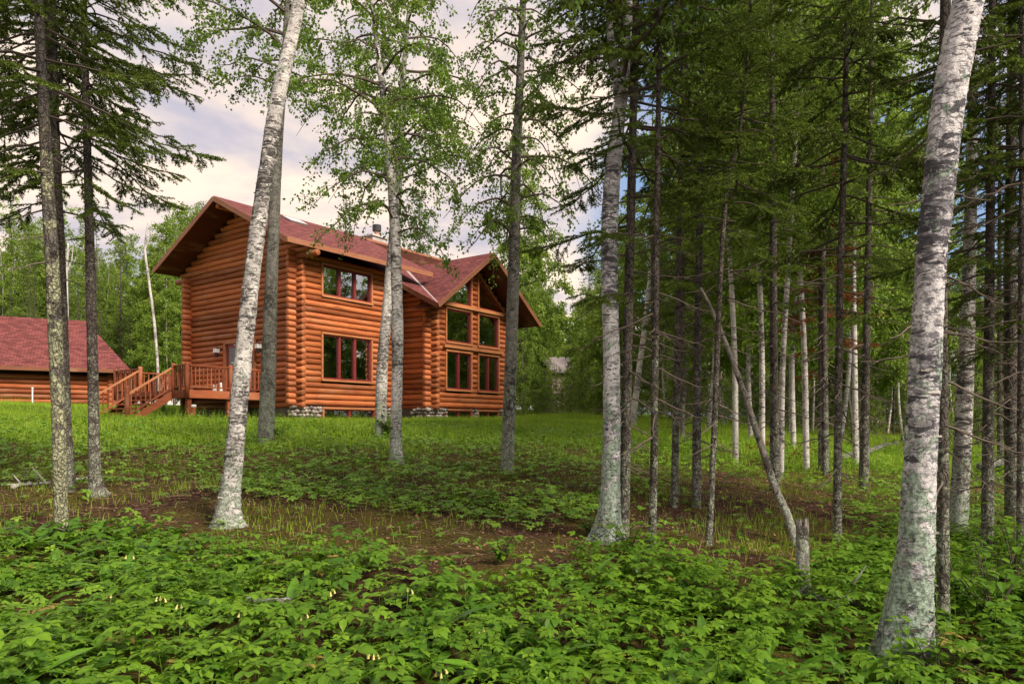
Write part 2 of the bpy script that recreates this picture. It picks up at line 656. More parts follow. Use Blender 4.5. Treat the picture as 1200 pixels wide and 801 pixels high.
# solid walls behind the logs (so no daylight leaks through) and dark rooms
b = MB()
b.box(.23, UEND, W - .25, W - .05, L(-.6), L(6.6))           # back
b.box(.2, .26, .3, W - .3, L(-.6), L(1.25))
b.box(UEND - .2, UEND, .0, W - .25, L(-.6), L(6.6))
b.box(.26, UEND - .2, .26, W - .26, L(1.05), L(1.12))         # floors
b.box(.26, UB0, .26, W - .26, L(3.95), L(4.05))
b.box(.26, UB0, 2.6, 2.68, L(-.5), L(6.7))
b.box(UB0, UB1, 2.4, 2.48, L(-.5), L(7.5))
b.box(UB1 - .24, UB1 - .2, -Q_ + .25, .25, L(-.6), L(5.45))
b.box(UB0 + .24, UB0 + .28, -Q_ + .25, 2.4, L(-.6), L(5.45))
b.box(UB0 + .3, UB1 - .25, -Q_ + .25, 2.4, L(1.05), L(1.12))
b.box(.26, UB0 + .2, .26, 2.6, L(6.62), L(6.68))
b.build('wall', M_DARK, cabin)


def win_frame(u0, u1, z0, z1, n, v, parent, name='window', label=None):
    """wooden trim + red sash; panes as sub-parts. v is the wall plane."""
    tr = MB()
    t = .085
    for a, b_, c, d in ((u0 - t - .05, u0 - .05, z0 - .06, z1 + .06), (u1 + .05, u1 + .05 + t, z0 - .06, z1 + .06)):
        tr.box(a, b_, v - .10, v + .16, L(c), L(d))
    tr.box(u0 - t - .05, u1 + t + .05, v - .12, v + .16, L(z1 + .062), L(z1 + .062 + t))
    tr.box(u0 - t - .05, u1 + t + .05, v - .14, v + .16, L(z0 - .062 - t), L(z0 - .062))
    o = tr.build(name, M_TRIM, parent)
    if label:
        o['label'] = label
    sb = MB()
    s = .055
    sb.box(u0 - .048, u1 + .048, v - .055, v + .10, L(z1), L(z1 + .058))
    sb.box(u0 - .048, u1 + .048, v - .055, v + .10, L(z0 - .058), L(z0))
    sb.box(u0 - .048, u0, v - .055, v + .10, L(z0 + .001), L(z1 - .001))
    sb.box(u1, u1 + .048, v - .055, v + .10, L(z0 + .001), L(z1 - .001))
    sb.build('sash', M_RED, o)
    pw = (u1 - u0) / n
    for k in range(1, n):
        mb_ = MB()
        mb_.box(u0 + k * pw - .055, u0 + k * pw + .055, v - .052, v + .098, L(z0 + .002), L(z1 - .002))
        mb_.build('mullion', M_RED, o)
    for k in range(n):
        pm = MB()
        pm.box(u0 + k * pw + (.056 if k else .002), u0 + (k + 1) * pw - (.056 if k < n - 1 else .002), v + .03, v + .05, L(z0 + .003), L(z1 - .003))
        pm.build('pane', M_GLASS, o)
    return o


def wavy_cloth(u0, u1, v, z0, z1):
    n = 22
    x = np.linspace(u0, u1, n)
    y = v + .03 * np.sin(np.arange(n) * 1.9)
    V = np.vstack([np.stack([x, y, np.full(n, L(z0))], -1), np.stack([x, y, np.full(n, L(z1))], -1),
                   np.stack([x, y + .01, np.full(n, L(z0))], -1), np.stack([x, y + .01, np.full(n, L(z1))], -1)])
    q = [(i, i + 1, n + i + 1, n + i) for i in range(n - 1)] + [(3 * n + i, 3 * n + i + 1, 2 * n + i + 1, 2 * n + i) for i in range(n - 1)]
    mb_ = MB()
    mb_.add(V, q)
    return mb_


o = win_frame(*FW[0], .06, cabin, 'window', 'upper three-pane window on the long front wall')
wavy_cloth(W1 + .02, W1 + .74, .165, 5.33, 6.38).build('sky_reflection_sheet', flat_mat('pale_sky_reflection', (.82, .82, .79), .9, .1), o)  # pale sheet stands in for the sky reflected in the left pane
o = win_frame(*FW[1], .06, cabin, 'window', 'lower three-pane window with pale curtains')
wavy_cloth(W1 + .9, W1 + 1.5,   .17, 1.95, 3.6).build('curtain', M_CURT, o)
wavy_cloth(W1 + 1.72, W1 + 2.22, .17, 1.95, 3.6).build('curtain', M_CURT, o)
for k, wn in enumerate(BW):
    o = win_frame(*wn, -Q_ + .06, cabin, 'window', ('upper square window of the gabled wing, left', 'upper square window of the gabled wing, right', 'lower two-pane window of the gabled wing, left', 'lower two-pane window of the gabled wing, right')[k])
    if k == 3:
        vz = MB()
        zz_ = np.linspace(1.72, 2.12, 8)
        vz.tube(np.stack([np.full(8, G3 + .25), np.full(8, -Q_ + .32), zz_ - ZB], -1), [.08, .12, .13, .12, .09, .06, .07, .08], 10)
        vz.build('vase', flat_mat('pale_ceramic', (.7, .55, .38)), o)


def tri_window(pts, v, label):
    """triangular window, pts in (u,z)"""
    P = np.array(pts, float)
    c = P.mean(0)
    o = None
    fr_ = MB()
    n = len(P)
    big = c + (P - c) * 1.0

    def ring(mbx, p_out, p_in, va, vb):
        for i_ in range(n):
            j_ = (i_ + 1) % n
            quad = [(p_out[i_][0], va, L(p_out[i_][1])), (p_out[j_][0], va, L(p_out[j_][1])), (p_in[j_][0], va, L(p_in[j_][1])), (p_in[i_][0], va, L(p_in[i_][1]))]
            mbx.prism(quad, (0, vb - va, 0))

    def inset(p, d):
        res = []
        for i_ in range(n):
            a, b_, c_ = p[i_ - 1], p[i_], p[(i_ + 1) % n]
            e1, e2 = b_ - a, c_ - b_
            n1 = np.array([-e1[1], e1[0]]) / np.linalg.norm(e1)
            n2 = np.array([-e2[1], e2[0]]) / np.linalg.norm(e2)
            bis = (n1 + n2)
            bis /= max(.15, 1 + n1 @ n2)
            res.append(b_ + bis * d)
        return np.array(res)
    sgn = 1 if np.cross(P[1] - P[0], P[2] - P[1]) > 0 else -1
    o1 = inset(P, -sgn * .13)
    o2 = inset(P, -sgn * .055)
    ring(fr_, o1, o2, v - .10, v + .16)
    o = fr_.build('gable_window', M_TRIM, cabin)
    o['label'] = label
    s_ = MB()
    ring(s_, inset(P, -sgn * .052), P, v - .055, v + .10)
    s_.build('sash', M_RED, o)
    pn = MB()
    pn.prism([(p[0], v + .03, L(p[1])) for p in inset(P, sgn * .003)], (0, .02, 0))
    pn.build('pane', M_GLASS, o)


ztb = 5.60
hl = (7.32 - ztb) / SLB
tri_window([(G2, ztb), (G2, 7.32 - SLB * (UCB - G2)), (UCB - hl, ztb)], -Q_ + .06, 'triangular window under the left slope of the gable')
tri_window([(G3, ztb), (UCB + hl - .05, ztb), (G3, 7.32 - SLB * (G3 - UCB))], -Q_ + .06, 'triangular window under the right slope of the gable')
# trim beam between triangle and square windows
for zt, lab in ((5.43, 'sill_beam'), (3.55, 'belt_beam')):
    b = MB()
    b.obox((UB0 + .75, -Q_ - .02, L(zt)), (UB1 - .75, -Q_ - .02, L(zt)), .26, .14)
    b.build(lab, M_TRIM, cabin)

# basement: stone piers, small windows
b = MB()


def stones(u0, u1, v0, v1, z0, z1, size=.17):
    """rounded field stones covering the outside of a box"""
    tmp = []
    for face, (a0_, a1_, fix) in enumerate(((u0, u1, v0), (v0, v1, u0), (v0, v1, u1))):
        n = max(1, int((a1_ - a0_) / size))
        mz = max(1, int((z1 - z0) / (size * .8)))
        for i_ in range(n):
            for j_ in range(mz):
                a = a0_ + (i_ + .5 + .5 * (j_ % 2) - .25) * (a1_ - a0_) / n + rng.uniform(-.03, .03)
                zc = z0 + (j_ + .5) * (z1 - z0) / mz + rng.uniform(-.02, .02)
                s_ = size * rng.uniform(.42, .68)
                p = (a, fix, zc) if face == 0 else (fix, a, zc)
                tmp.append((p, s_))
    ico = [(0, 0, 1)] + [(.89 * math.cos(t), .89 * math.sin(t), .45) for t in np.arange(5) * 1.2566] + [(.89 * math.cos(t), .89 * math.sin(t), -.45) for t in np.arange(5) * 1.2566 + .628] + [(0, 0, -1)]
    ico = np.array(ico)
    fc = [(0, 1 + k, 1 + (k + 1) % 5) for k in range(5)] + [(1 + k, 6 + k, 1 + (k + 1) % 5) for k in range(5)] + [(1 + (k + 1) % 5, 6 + k, 6 + (k + 1) % 5) for k in range(5)] + [(11, 6 + (k + 1) % 5, 6 + k) for k in range(5)]
    for p, s_ in tmp:
        V = ico * s_ * rng.uniform(.8, 1.15, (12, 1)) * np.array([1.15, 1.15, .8])
        b.add(V + np.array(p) - [0, 0, ZB], None, fc, rng.random())


stones(-.1, 1.15, -.05, .3, -.25, Z0 - .03)
stones(4.25, UB0 + .2, .02, .3, -.25, Z0 - .03)
stones(UB0 - .25, G1 - .12, -Q_ - .06, -Q_ + .9, -.25, Z0 - .03)
stones(G2 + .15, G3 - .15, -Q_ - .02, -Q_ + .2, -.25, Z0 - .03)
stones(G4 + .15, UB1 + .1, -Q_ - .05, -Q_ + .9, -.25, Z0 - .03)
tag(b.build('stonework', M_STONE, cabin), None, None, None, 'stuff')
b = MB()
b.box(.02, UB0, .12, .24, L(-.7), L(Z0 - .02))
b.box(UB0 + .02, UB1 - .02, -Q_ + .12, -Q_ + .22, L(-.7), L(Z0 - .02))
b.box(UB0 + .03, UB0 + .2, -Q_ + .2, .2, L(-.7), L(Z0 - .02))
b.box(UB1 - .2, UB1 - .03, -Q_ + .2, .2, L(-.7), L(Z0 - .02))
b.box(.04, .2, .2, W, L(-.7), L(Z0 - .12))
b.build('foundation', flat_mat('foundation_concrete', (.10, .085, .075)), cabin)
for (u0, u1, v) in ((W1 + .05, W2 + .2, .06), (G1, G2, -Q_ + .06), (G3, G4, -Q_ + .06)):
    o = win_frame(u0, u1, .05, .60, 2, v, cabin, 'basement_window')

# door and lamps on the gable wall
b = MB()
b.box(-.06, .10, DV0 - .12, DV0, L(1.28), L(DZ1 + .12))
b.box(-.06, .10, DV1, DV1 + .12, L(1.28), L(DZ1 + .12))
b.box(-.062, .10, DV0 + .001, DV1 - .001, L(DZ1), L(DZ1 + .118))
dd = b.build('door', M_TRIM, cabin)
b = MB()
for k in range(2):
    v0 = DV0 + k * 1.0
    b.box(.02, .07, v0 + .004, v0 + .14, L(1.3), L(DZ1 - .003))
    b.box(.02, .07, v0 + .86, v0 + .996, L(1.3), L(DZ1 - .003))
    b.box(.02, .07, v0 + .142, v0 + .858, L(1.3), L(1.62))
    b.box(.02, .07, v0 + .142, v0 + .858, L(DZ1 - .17), L(DZ1 - .003))
b.build('door_leaf', M_RED, dd)
b = MB()
for k in range(2):
    b.box(.035, .05, DV0 + k + .142, DV0 + k + .858, L(1.62), L(DZ1 - .171))
b.build('pane', M_GLASSD, dd)
for v in (5.28, 2.28):
    lm = MB()
    lm.box(-.22, -.02, v - .09, v + .09, L(3.12), L(3.30))
    lm_o = lm.build('wall_lamp', M_WHITE, cabin)
    lm = MB()
    lm.tube([(-.12, v, L(3.301)), (-.12, v, L(3.36))], [.13, .04], 8)
    lm.tube([(-.12, v, L(2.92)), (-.12, v, L(3.118))], [.06, .085], 8)
    lm.build('lamp_cap', M_BLACK, lm_o)


# ------------------------------------------------------------------ roofs
def roof_slab(poly_uv, zf, eave_dir, up_dir, name='roof', thick=.16, parent=None, mat=None):
    """prism over polygon; local frame has x along eave, y up the slope so the shingle courses follow it."""
    parent = parent or cabin
    P = [np.array([u, v, L(zf(u, v))]) for u, v in poly_uv]
    ex = np.array(eave_dir, float)
    ex /= np.linalg.norm(ex)
    ey = np.array(up_dir, float)
    ey /= np.linalg.norm(ey)
    ez = np.cross(ex, ey)
    if ez[2] < 0:
        ex = -ex
        ez = np.cross(ex, ey)
    M = np.stack([ex, ey, ez], 1)
    o0 = P[0]
    loc = [(M.T @ (p - o0)) for p in P]
    area = sum(loc[i][0] * loc[(i + 1) % len(loc)][1] - loc[(i + 1) % len(loc)][0] * loc[i][1] for i in range(len(loc)))
    if area > 0:
        loc = loc[::-1]
    mb_ = MB()
    mb_.prism([(p[0], p[1], 0) for p in loc], (0, 0, -thick))
    o = mb_.build(name, mat or M_ROOF, parent)
    mat4 = Matrix([[*M[0], o0[0]], [*M[1], o0[1]], [*M[2], o0[2]], [0, 0, 0, 1]])
    o.matrix_local = mat4
    return o


def bar(p, q, wid, hei, mat, name, parent=None, up=(0, 0, 1)):
    mb_ = MB()
    P_, Q2 = np.array(p, float), np.array(q, float)
    ln = np.linalg.norm(Q2 - P_)
    d = (Q2 - P_) / ln
    a = np.cross(np.array(up, float), d)
    a /= np.linalg.norm(a)
    bb = np.cross(d, a)
    mb_.box(-ln / 2, ln / 2, -wid / 2, wid / 2, -hei / 2, hei / 2)
    o = mb_.build(name, mat, parent or cabin)
    c = (P_ + Q2) / 2
    o.matrix_local = Matrix([[d[0], a[0], bb[0], c[0]], [d[1], a[1], bb[1], c[1]], [d[2], a[2], bb[2], c[2]], [0, 0, 0, 1]])
    return o


zfront = lambda u, v: ZR - SL * (W / 2 - v)
zback = lambda u, v: ZR - SL * (v - W / 2)
zs = lambda u, v: ZBE + .5 * (v + 3.01)
zbl = lambda u, v: ZBR - SLB * (UCB - u)
zbr_ = lambda u, v: ZBR - SLB * (u - UCB)
sv = math.hypot(1, SL)
roof_slab([(-OV, -EV), (UR, -EV), (UR, W / 2), (-OV, W / 2)], zfront, (1, 0, 0), (0, 1, SL))
roof_slab([(-OV, W / 2 + .002), (UEND + .8, W / 2 + .002), (UEND + .8, W + EV), (-OV, W + EV)], zback, (1, 0, 0), (0, -1, SL))
uv0, uv1 = UCB - HB, UCB + HB
VF = -3.01
vt = VF + (ZBR - ZBE) / .5
roof_slab([(uv0, VF), (UCB, vt), (UCB, 3.55), (uv0, 3.55)], lambda u, v: zs(u, v) - .004, (1, 0, 0), (0, 1, .5), thick=.14)
roof_slab([(UCB, vt), (uv1, VF), (uv1, 3.55), (UCB, 3.55)], lambda u, v: zs(u, v) - .004, (1, 0, 0), (0, 1, .5), thick=.14)
roof_slab([(uv0, VF - .0), (UCB, VF), (UCB, vt + .4)], zbl, (0, 1, 0), (1, 0, SLB), thick=.12)
roof_slab([(uv1, VF - .0), (UCB, VF), (UCB, vt + .4)], zbr_, (0, 1, 0), (-1, 0, SLB), thick=.12)
# wall below the ridge where the lower roof starts
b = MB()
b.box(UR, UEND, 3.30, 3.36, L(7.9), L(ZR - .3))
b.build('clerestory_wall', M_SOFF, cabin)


def fascia(p, q, h=.20, t=.045, drop=.0, mat=None, name='fascia'):
    bar((p[0], p[1], L(p[2]) - h / 2 - drop), (q[0], q[1], L(q[2]) - h / 2 - drop), t, h, mat or M_FASC, name)


e_ = .024
fascia((-OV, -EV - e_, ZE - .012), (UR + .02, -EV - e_, ZE - .012))
fascia((-OV - e_, -EV - .02, ZE - .03), (-OV - e_, W / 2, ZR - .012))
fascia((-OV - e_ - .002, W + EV + .02, ZE - .03), (-OV - e_ - .002, W / 2, ZR - .014))
fascia((UR + e_, -EV, ZE - .02), (UR + e_, W / 2, ZR - .014))
fascia((UR + .05, W / 2 - .03, ZR - .01), (UEND + .8, W / 2 - .03, ZR - .01), .26)
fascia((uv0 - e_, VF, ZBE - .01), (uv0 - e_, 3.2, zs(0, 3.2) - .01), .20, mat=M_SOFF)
fascia((uv0 - .03, VF - e_, ZBE - .012), (UCB, VF - e_, ZBR - .012), .19)
fascia((uv1 + .03, VF - e_ - .002, ZBE - .012), (UCB, VF - e_ - .002, ZBR - .012), .19)
# dark drip edges on the rakes
# soffits: boards under the overhangs
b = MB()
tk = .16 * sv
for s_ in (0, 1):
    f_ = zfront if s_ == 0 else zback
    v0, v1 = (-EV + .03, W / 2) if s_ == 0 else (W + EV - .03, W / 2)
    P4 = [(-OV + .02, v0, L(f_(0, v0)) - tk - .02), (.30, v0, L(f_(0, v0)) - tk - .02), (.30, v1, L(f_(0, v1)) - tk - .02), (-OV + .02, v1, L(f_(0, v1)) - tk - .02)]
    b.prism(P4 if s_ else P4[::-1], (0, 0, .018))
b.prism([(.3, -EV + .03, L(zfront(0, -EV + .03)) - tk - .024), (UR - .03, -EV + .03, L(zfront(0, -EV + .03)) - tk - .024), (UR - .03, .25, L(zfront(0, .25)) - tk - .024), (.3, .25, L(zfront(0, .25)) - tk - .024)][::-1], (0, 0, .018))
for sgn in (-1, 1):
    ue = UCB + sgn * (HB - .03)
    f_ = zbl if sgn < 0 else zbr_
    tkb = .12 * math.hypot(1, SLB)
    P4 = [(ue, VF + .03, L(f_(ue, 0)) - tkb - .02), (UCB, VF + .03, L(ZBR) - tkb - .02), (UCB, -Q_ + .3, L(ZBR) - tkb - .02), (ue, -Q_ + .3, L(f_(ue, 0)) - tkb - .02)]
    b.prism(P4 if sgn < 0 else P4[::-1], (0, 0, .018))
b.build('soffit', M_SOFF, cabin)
# side overhang to the right
roof_slab([(uv1 - .02, -1.2), (uv1 - .02, 3.4), (UB1 + .1, 3.4), (UB1 + .1, -1.2)], lambda u, v: zbr_(u, v) - .05, (0, 1, 0), (-1, 0, SLB), 'eave_roof', .12)
# porch roof low on the right side
roof_slab([(UB1 + 1.0, -.9), (UB1 + 1.0, 3.2), (UB1 + .1, 3.2), (UB1 + .1, -.9)], lambda u, v: 3.95 - .35 * (u - UB1), (0, 1, 0), (-1, 0, .35), 'porch_roof', .14)
# ridge purlin log ends
for (v, z) in ((W / 2, ZR - .36),):
    put_log(-OV + .15, .5, v, z, rad=.12)
# valley flashing
bar((uv0 + .10, VF + .10, L(zs(0, VF + .10)) + .004), (UCB - .25, vt - .30, L(zs(0, vt - .3)) + .004), .14, .02, M_FLASH, 'valley_flashing')
# skylights
for (u, v) in ((2.0, 2.75),):
    o = MB()
    o.box(-.48, .48, -.36, .36, 0, .09)
    so = o.build('skylight', flat_mat('skylight_frame', (.20, .15, .14), .5), cabin)
    so.matrix_local = Matrix.Translation((u, v, L(zfront(u, v)) + .0)) @ Matrix.Rotation(math.atan(SL), 4, 'X')
    o = MB()
    o.box(-.42, .42, -.30, .30, .0905, .105)
    o.build('pane', flat_mat('skylight_dome', (.85, .83, .82), .15, .8), so)
# chimney
b = MB()
b.box(-.48, .48, -.42, .42, L(8.3), L(9.62))
ch = b.build('chimney', flat_mat('chimney_stone', (.42, .37, .35), .9, .2, .5, 6), cabin, (8.2, 4.45, 0))
b = MB()
b.box(-.55, .55, -.49, .49, L(9.622), L(9.71))
b.build('chimney_crown', flat_mat('crown_concrete', (.5, .47, .45)), ch)
b = MB()
b.tube([(.2, 0, L(9.711)), (.2, 0, L(10.05))], .13, 10)
b.build('flue', flat_mat('clay_flue', (.45, .25, .18)), ch)
b = MB()
b.tube([(.2, 0, L(10.05)), (.2, 0, L(10.36))], .23, 12)
b.build('chimney_cap', M_BLACK, ch)

# ------------------------------------------------------------------ deck with stairs
DU, DVA, DVB, DZ = -3.36, 1.9, 7.3, 1.31
deck = thing('deck', (XC, YC, EYE + ZB), 'reddish wooden deck with baluster railing and wide stairs at the cabin gable', 'deck', None, math.pi / 2 - TH)
SV0, SV1 = 2.83, 5.30
SB_U, SB_Z = -5.06, .25


def part_box(name, mat, x0, x1, y0, y1, z0, z1, parent=deck):
    b_ = MB()
    b_.box(-(x1 - x0) / 2, (x1 - x0) / 2, -(y1 - y0) / 2, (y1 - y0) / 2, -(z1 - z0) / 2, (z1 - z0) / 2)
    return b_.build(name, mat, parent, ((x0 + x1) / 2, (y0 + y1) / 2, L((z0 + z1) / 2)))


mesh_deckboard = None
nb_ = int((DVB - DVA) / .14)
for k in range(nb_):
    v0 = DVA + k * .14
    if mesh_deckboard is None:
        o = part_box('deck_board', M_DECK, DU, -.02, v0, v0 + .134, DZ - .04, DZ)
        mesh_deckboard = o.data
    else:
        link('deck_board', mesh_deckboard, deck, (DU / 2 - .01, v0 + .067, L(DZ - .02)))
part_box('rim_board', M_DECK, DU - .04, -.02, DVA - .045, DVA - .002, DZ - .30, DZ - .01)
part_box('rim_board', M_DECK, DU - .044, DU - .002, DVA, DVB, DZ - .30, DZ - .012)
for u, v in ((DU + .12, DVA + .12), (-1.6, DVA + .15), (DU + .12, 5.3), (-1.6, 5.3), (DU + .12, DVB - .1)):
    part_box('support_post', M_DECK, u - .08, u + .08, v - .08, v + .08, -.6, DZ - .05)


def round_post(u, v, z0, z1, r=.085, parent=deck):
    b_ = MB()
    h = z1 - z0
    b_.tube([(0, 0, 0), (0, 0, h * .5), (0, 0, h - .06), (0, 0, h - .02), (0, 0, h)], [r, r * .97, r, r * .95, r * .55], 10)
    return b_.build('railing_post', M_DECK, parent, (u, v, L(z0)), True)


RT = 2.215
for u, v in ((DU, DVA), (-1.6, DVA), (DU, SV0), (DU, SV1), (DU, DVB), (-.08, DVB)):
    round_post(u, v, DZ - .28, RT + .1)
round_post(SB_U, SV0, SB_Z - .3, 1.40)
round_post(SB_U, SV1, SB_Z - .3, 1.40)
bal_mesh = {}


def baluster(u, v, z0, z1):
    h = round(z1 - z0, 2)
    if h not in bal_mesh:
        b_ = MB()
        b_.tube([(0, 0, 0), (0, 0, h / 2), (0, 0, h)], [.024, .03, .024], 6, False)
        bal_mesh[h] = b_.mesh('baluster', M_DECK)
    link('baluster', bal_mesh[h], deck, (u, v, L(z0)))


def railing(p, q, zt0, zt1, zb0, zb1, n):
    (u0, v0), (u1, v1) = p, q
    bar((u0, v0, L(zt0)), (u1, v1, L(zt1)), .11, .055, M_TRIM if abs(zt0 - zt1) > .2 else M_DECK, 'top_rail', deck)
    bar((u0, v0, L(zb0)), (u1, v1, L(zb1)), .07, .05, M_DECK, 'bottom_rail', deck)
    for k in range(n):
        t = (k + .5) / n
        baluster(u0 + (u1 - u0) * t, v0 + (v1 - v0) * t, zb0 + (zb1 - zb0) * t + .02, zt0 + (zt1 - zt0) * t - .02)


railing((DU + .09, DVA), (-1.69, DVA), RT, RT, 1.42, 1.42, 10)
railing((-1.51, DVA), (-.1, DVA), RT, RT, 1.42, 1.42, 8)
railing((DU, DVA + .09), (DU, SV0 - .09), RT, RT, 1.42, 1.42, 5)
railing((DU, SV1 + .09), (DU, DVB - .09), RT, RT, 1.42, 1.42, 10)
railing((DU + .09, DVB), (-.16, DVB), RT, RT, 1.42, 1.42, 16)
for v in (SV0, SV1):
    railing((DU - .09, v), (SB_U + .05, v), 2.12, 1.12, 1.40, .36, 9)
    mb_ = MB()
    mb_.prism([(DU - .046, v - .02, L(DZ - .02)), (SB_U - .1, v - .02, L(.12)), (SB_U - .1, v - .02, L(-.15)), (DU - .046, v - .02, L(.98))], (0, .05, 0))
    mb_.build('stringer', M_DECK, deck)
nst = 6
for k in range(nst):
    t = (k + .8) / nst
    u = DU + (SB_U - DU) * t
    zt = DZ + (.22 - DZ) * (k + 1) / (nst + .5)
    part_box('stair_tread', M_DECK, u - .16, u + .14, SV0 + .035, SV1 - .025, zt - .045, zt)

# things on and under the deck
for k, (u, v) in enumerate(((-2.05, 2.25), (-1.82, 2.2))):
    p = HW(u, v, DZ)
    t_ = thing('lantern', p, ('shorter pale lantern standing on the deck behind the railing', 'taller pale lantern standing on the deck beside the railing post')[k], 'lantern', 'pale lanterns on the deck')
    h = (.26, .34)[k]
    b = MB()
    b.tube([(0, 0, 0), (0, 0, h * .8), (0, 0, h)], [.075, .07, .03], 8)
    b.build('body', M_WHITE, t_)
    b = MB()
    b.tube([(0, 0, h + .001), (0, 0, h + .05)], [.045, .015], 8)
    b.build('cap', M_BLACK, t_)

p = px2w(227, 485, 25.6)
p[2] = terrain(p[0], p[1])
t_ = thing('path_light', p, 'short post light with white top beneath the deck edge', 'light')
b = MB()
b.tube([(0, 0, -.1), (0, 0, .52)], .075, 10)
b.build('post', M_DECK, t_)
b = MB()
b.tube([(0, 0, .521), (0, 0, .56), (0, 0, .60), (0, 0, .61)], [.085, .09, .085, .03], 10)
b.build('lamp_head', M_WHITE, t_)

# ------------------------------------------------------------------ garage
GA = math.radians(63)
gux, guy = math.sin(GA), math.cos(GA)
GE = px2w(153, 433, 40.)
garage = thing('log_garage', (GE[0], GE[1], terrain(GE[0], GE[1]) - .1), 'single-storey log garage with dark red hip roof at the left edge', 'garage', None, math.pi / 2 - GA)
gz0 = GE[2] - garage.location.z             # eave height above garage frame
GL, GB_, GA_ = 10.0, 4.0, 2.4


def groof(poly, up, eave):
    P = [np.array(p, float) for p in poly]
    ex = np.array(eave, float)
    ex /= np.linalg.norm(ex)
    nrm = np.cross(P[1] - P[0], P[2] - P[0])
    nrm /= np.linalg.norm(nrm)
    if nrm[2] < 0:
        nrm = -nrm
    ey = np.cross(nrm, ex)
    if ey[2] < 0:
        ex = -ex
        ey = -ey
    M = np.stack([ex, ey, nrm], 1)
    loc = [M.T @ (p - P[0]) for p in P]
    area = sum(loc[i][0] * loc[(i + 1) % len(loc)][1] - loc[(i + 1) % len(loc)][0] * loc[i][1] for i in range(len(loc)))
    if area > 0:
        loc = loc[::-1]
    b_ = MB()
    b_.prism([(p[0], p[1], 0) for p in loc], (0, 0, -.14))
    o_ = b_.build('roof', M_ROOF, garage)
    o0 = P[0]
    o_.matrix_local = Matrix([[*M[0], o0[0]], [*M[1], o0[1]], [*M[2], o0[2]], [0, 0, 0, 1]])


RZ = gz0 + 3.06
groof([(-GL, 0, gz0), (0, 0, gz0), (-GA_, GB_, RZ), (-GL, GB_, RZ)], None, (1, 0, 0))
groof([(0, 0.003, gz0), (0, 2 * GB_, gz0), (-GA_, GB_, RZ)], None, (0, 1, 0))
groof([(-GL, 2 * GB_, gz0), (0, 2 * GB_, gz0), (-GA_, GB_, RZ), (-GL, GB_, RZ)], None, (1, 0, 0))
for nm, pq in (('fascia', ((-GL, -.03, gz0 - .10), (.02, -.03, gz0 - .10))), ('fascia', ((.03, -.02, gz0 - .11), (.03, 2 * GB_, gz0 - .11)))):
    bar(pq[0], pq[1], .04, .20, M_FASC, nm, garage)
gl_mesh = {}


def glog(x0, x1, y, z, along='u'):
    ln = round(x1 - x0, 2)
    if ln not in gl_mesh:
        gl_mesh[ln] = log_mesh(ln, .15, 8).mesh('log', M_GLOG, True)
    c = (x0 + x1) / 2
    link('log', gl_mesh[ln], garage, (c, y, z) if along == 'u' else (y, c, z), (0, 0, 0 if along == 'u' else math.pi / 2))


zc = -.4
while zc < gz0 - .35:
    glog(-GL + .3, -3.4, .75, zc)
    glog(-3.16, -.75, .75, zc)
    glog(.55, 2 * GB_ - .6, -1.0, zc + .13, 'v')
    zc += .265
b = MB()
b.box(-3.39, -3.29, .58, .8, -.5, gz0 - .2)
b.build('trim_board', M_GLOG, garage)
b = MB()
b.box(-3.27, -3.17, .581, .8, -.5, gz0 - .2)
b.build('trim_board', M_GLOG, garage)
b = MB()
b.box(-GL + .1, -.9, .85, 2 * GB_ - .8, -.5, gz0 - .15)
b.build('wall', M_DARK, garage)
b = MB()
b.box(-GL, -.05, .05, 2 * GB_ - .05, gz0 - .16, gz0 - .142)
b.build('soffit', M_SOFF, garage)
p = px2w(38, 473, 36.6)
p[2] = terrain(p[0], p[1])
t_ = thing('vent_pipe', p, 'white capped pipe standing in the grass before the garage wall', 'pipe')
b = MB()
b.tube([(0, 0, -.2), (0, 0, .80)], .035, 8)
b.build('pipe', M_WHITE, t_)
b = MB()
b.tube([(0, 0, .801), (0, 0, .88)], .05, 8)
b.build('cap', M_WHITE, t_)

# far neighbour building glimpsed through the leaves
p = px2w(662, 460, 52)
p[2] = terrain(p[0], p[1])
t_ = thing('shed', p, 'pale-roofed shed half hidden in the bushes beyond the cabin', 'shed', None, .4)
b = MB()
b.box(-1.8, 1.8, -1.5, 1.5, -1, 2.75)
b.build('wall', flat_mat('shed_wall', (.3, .25, .2)), t_)
b = MB()
b.prism([(-2.0, -1.8, 2.65), (2.0, -1.8, 2.65), (2.0, 0, 3.8), (-2.0, 0, 3.8)], (0, 0, .12))
b.prism([(2.0, 1.8, 2.65), (-2.0, 1.8, 2.65), (-2.0, .001, 3.8), (2.0, .001, 3.8)], (0, 0, .12))
b.build('roof', flat_mat('shed_roof', (.26, .22, .23)), t_)

# ------------------------------------------------------------------ vegetation: materials


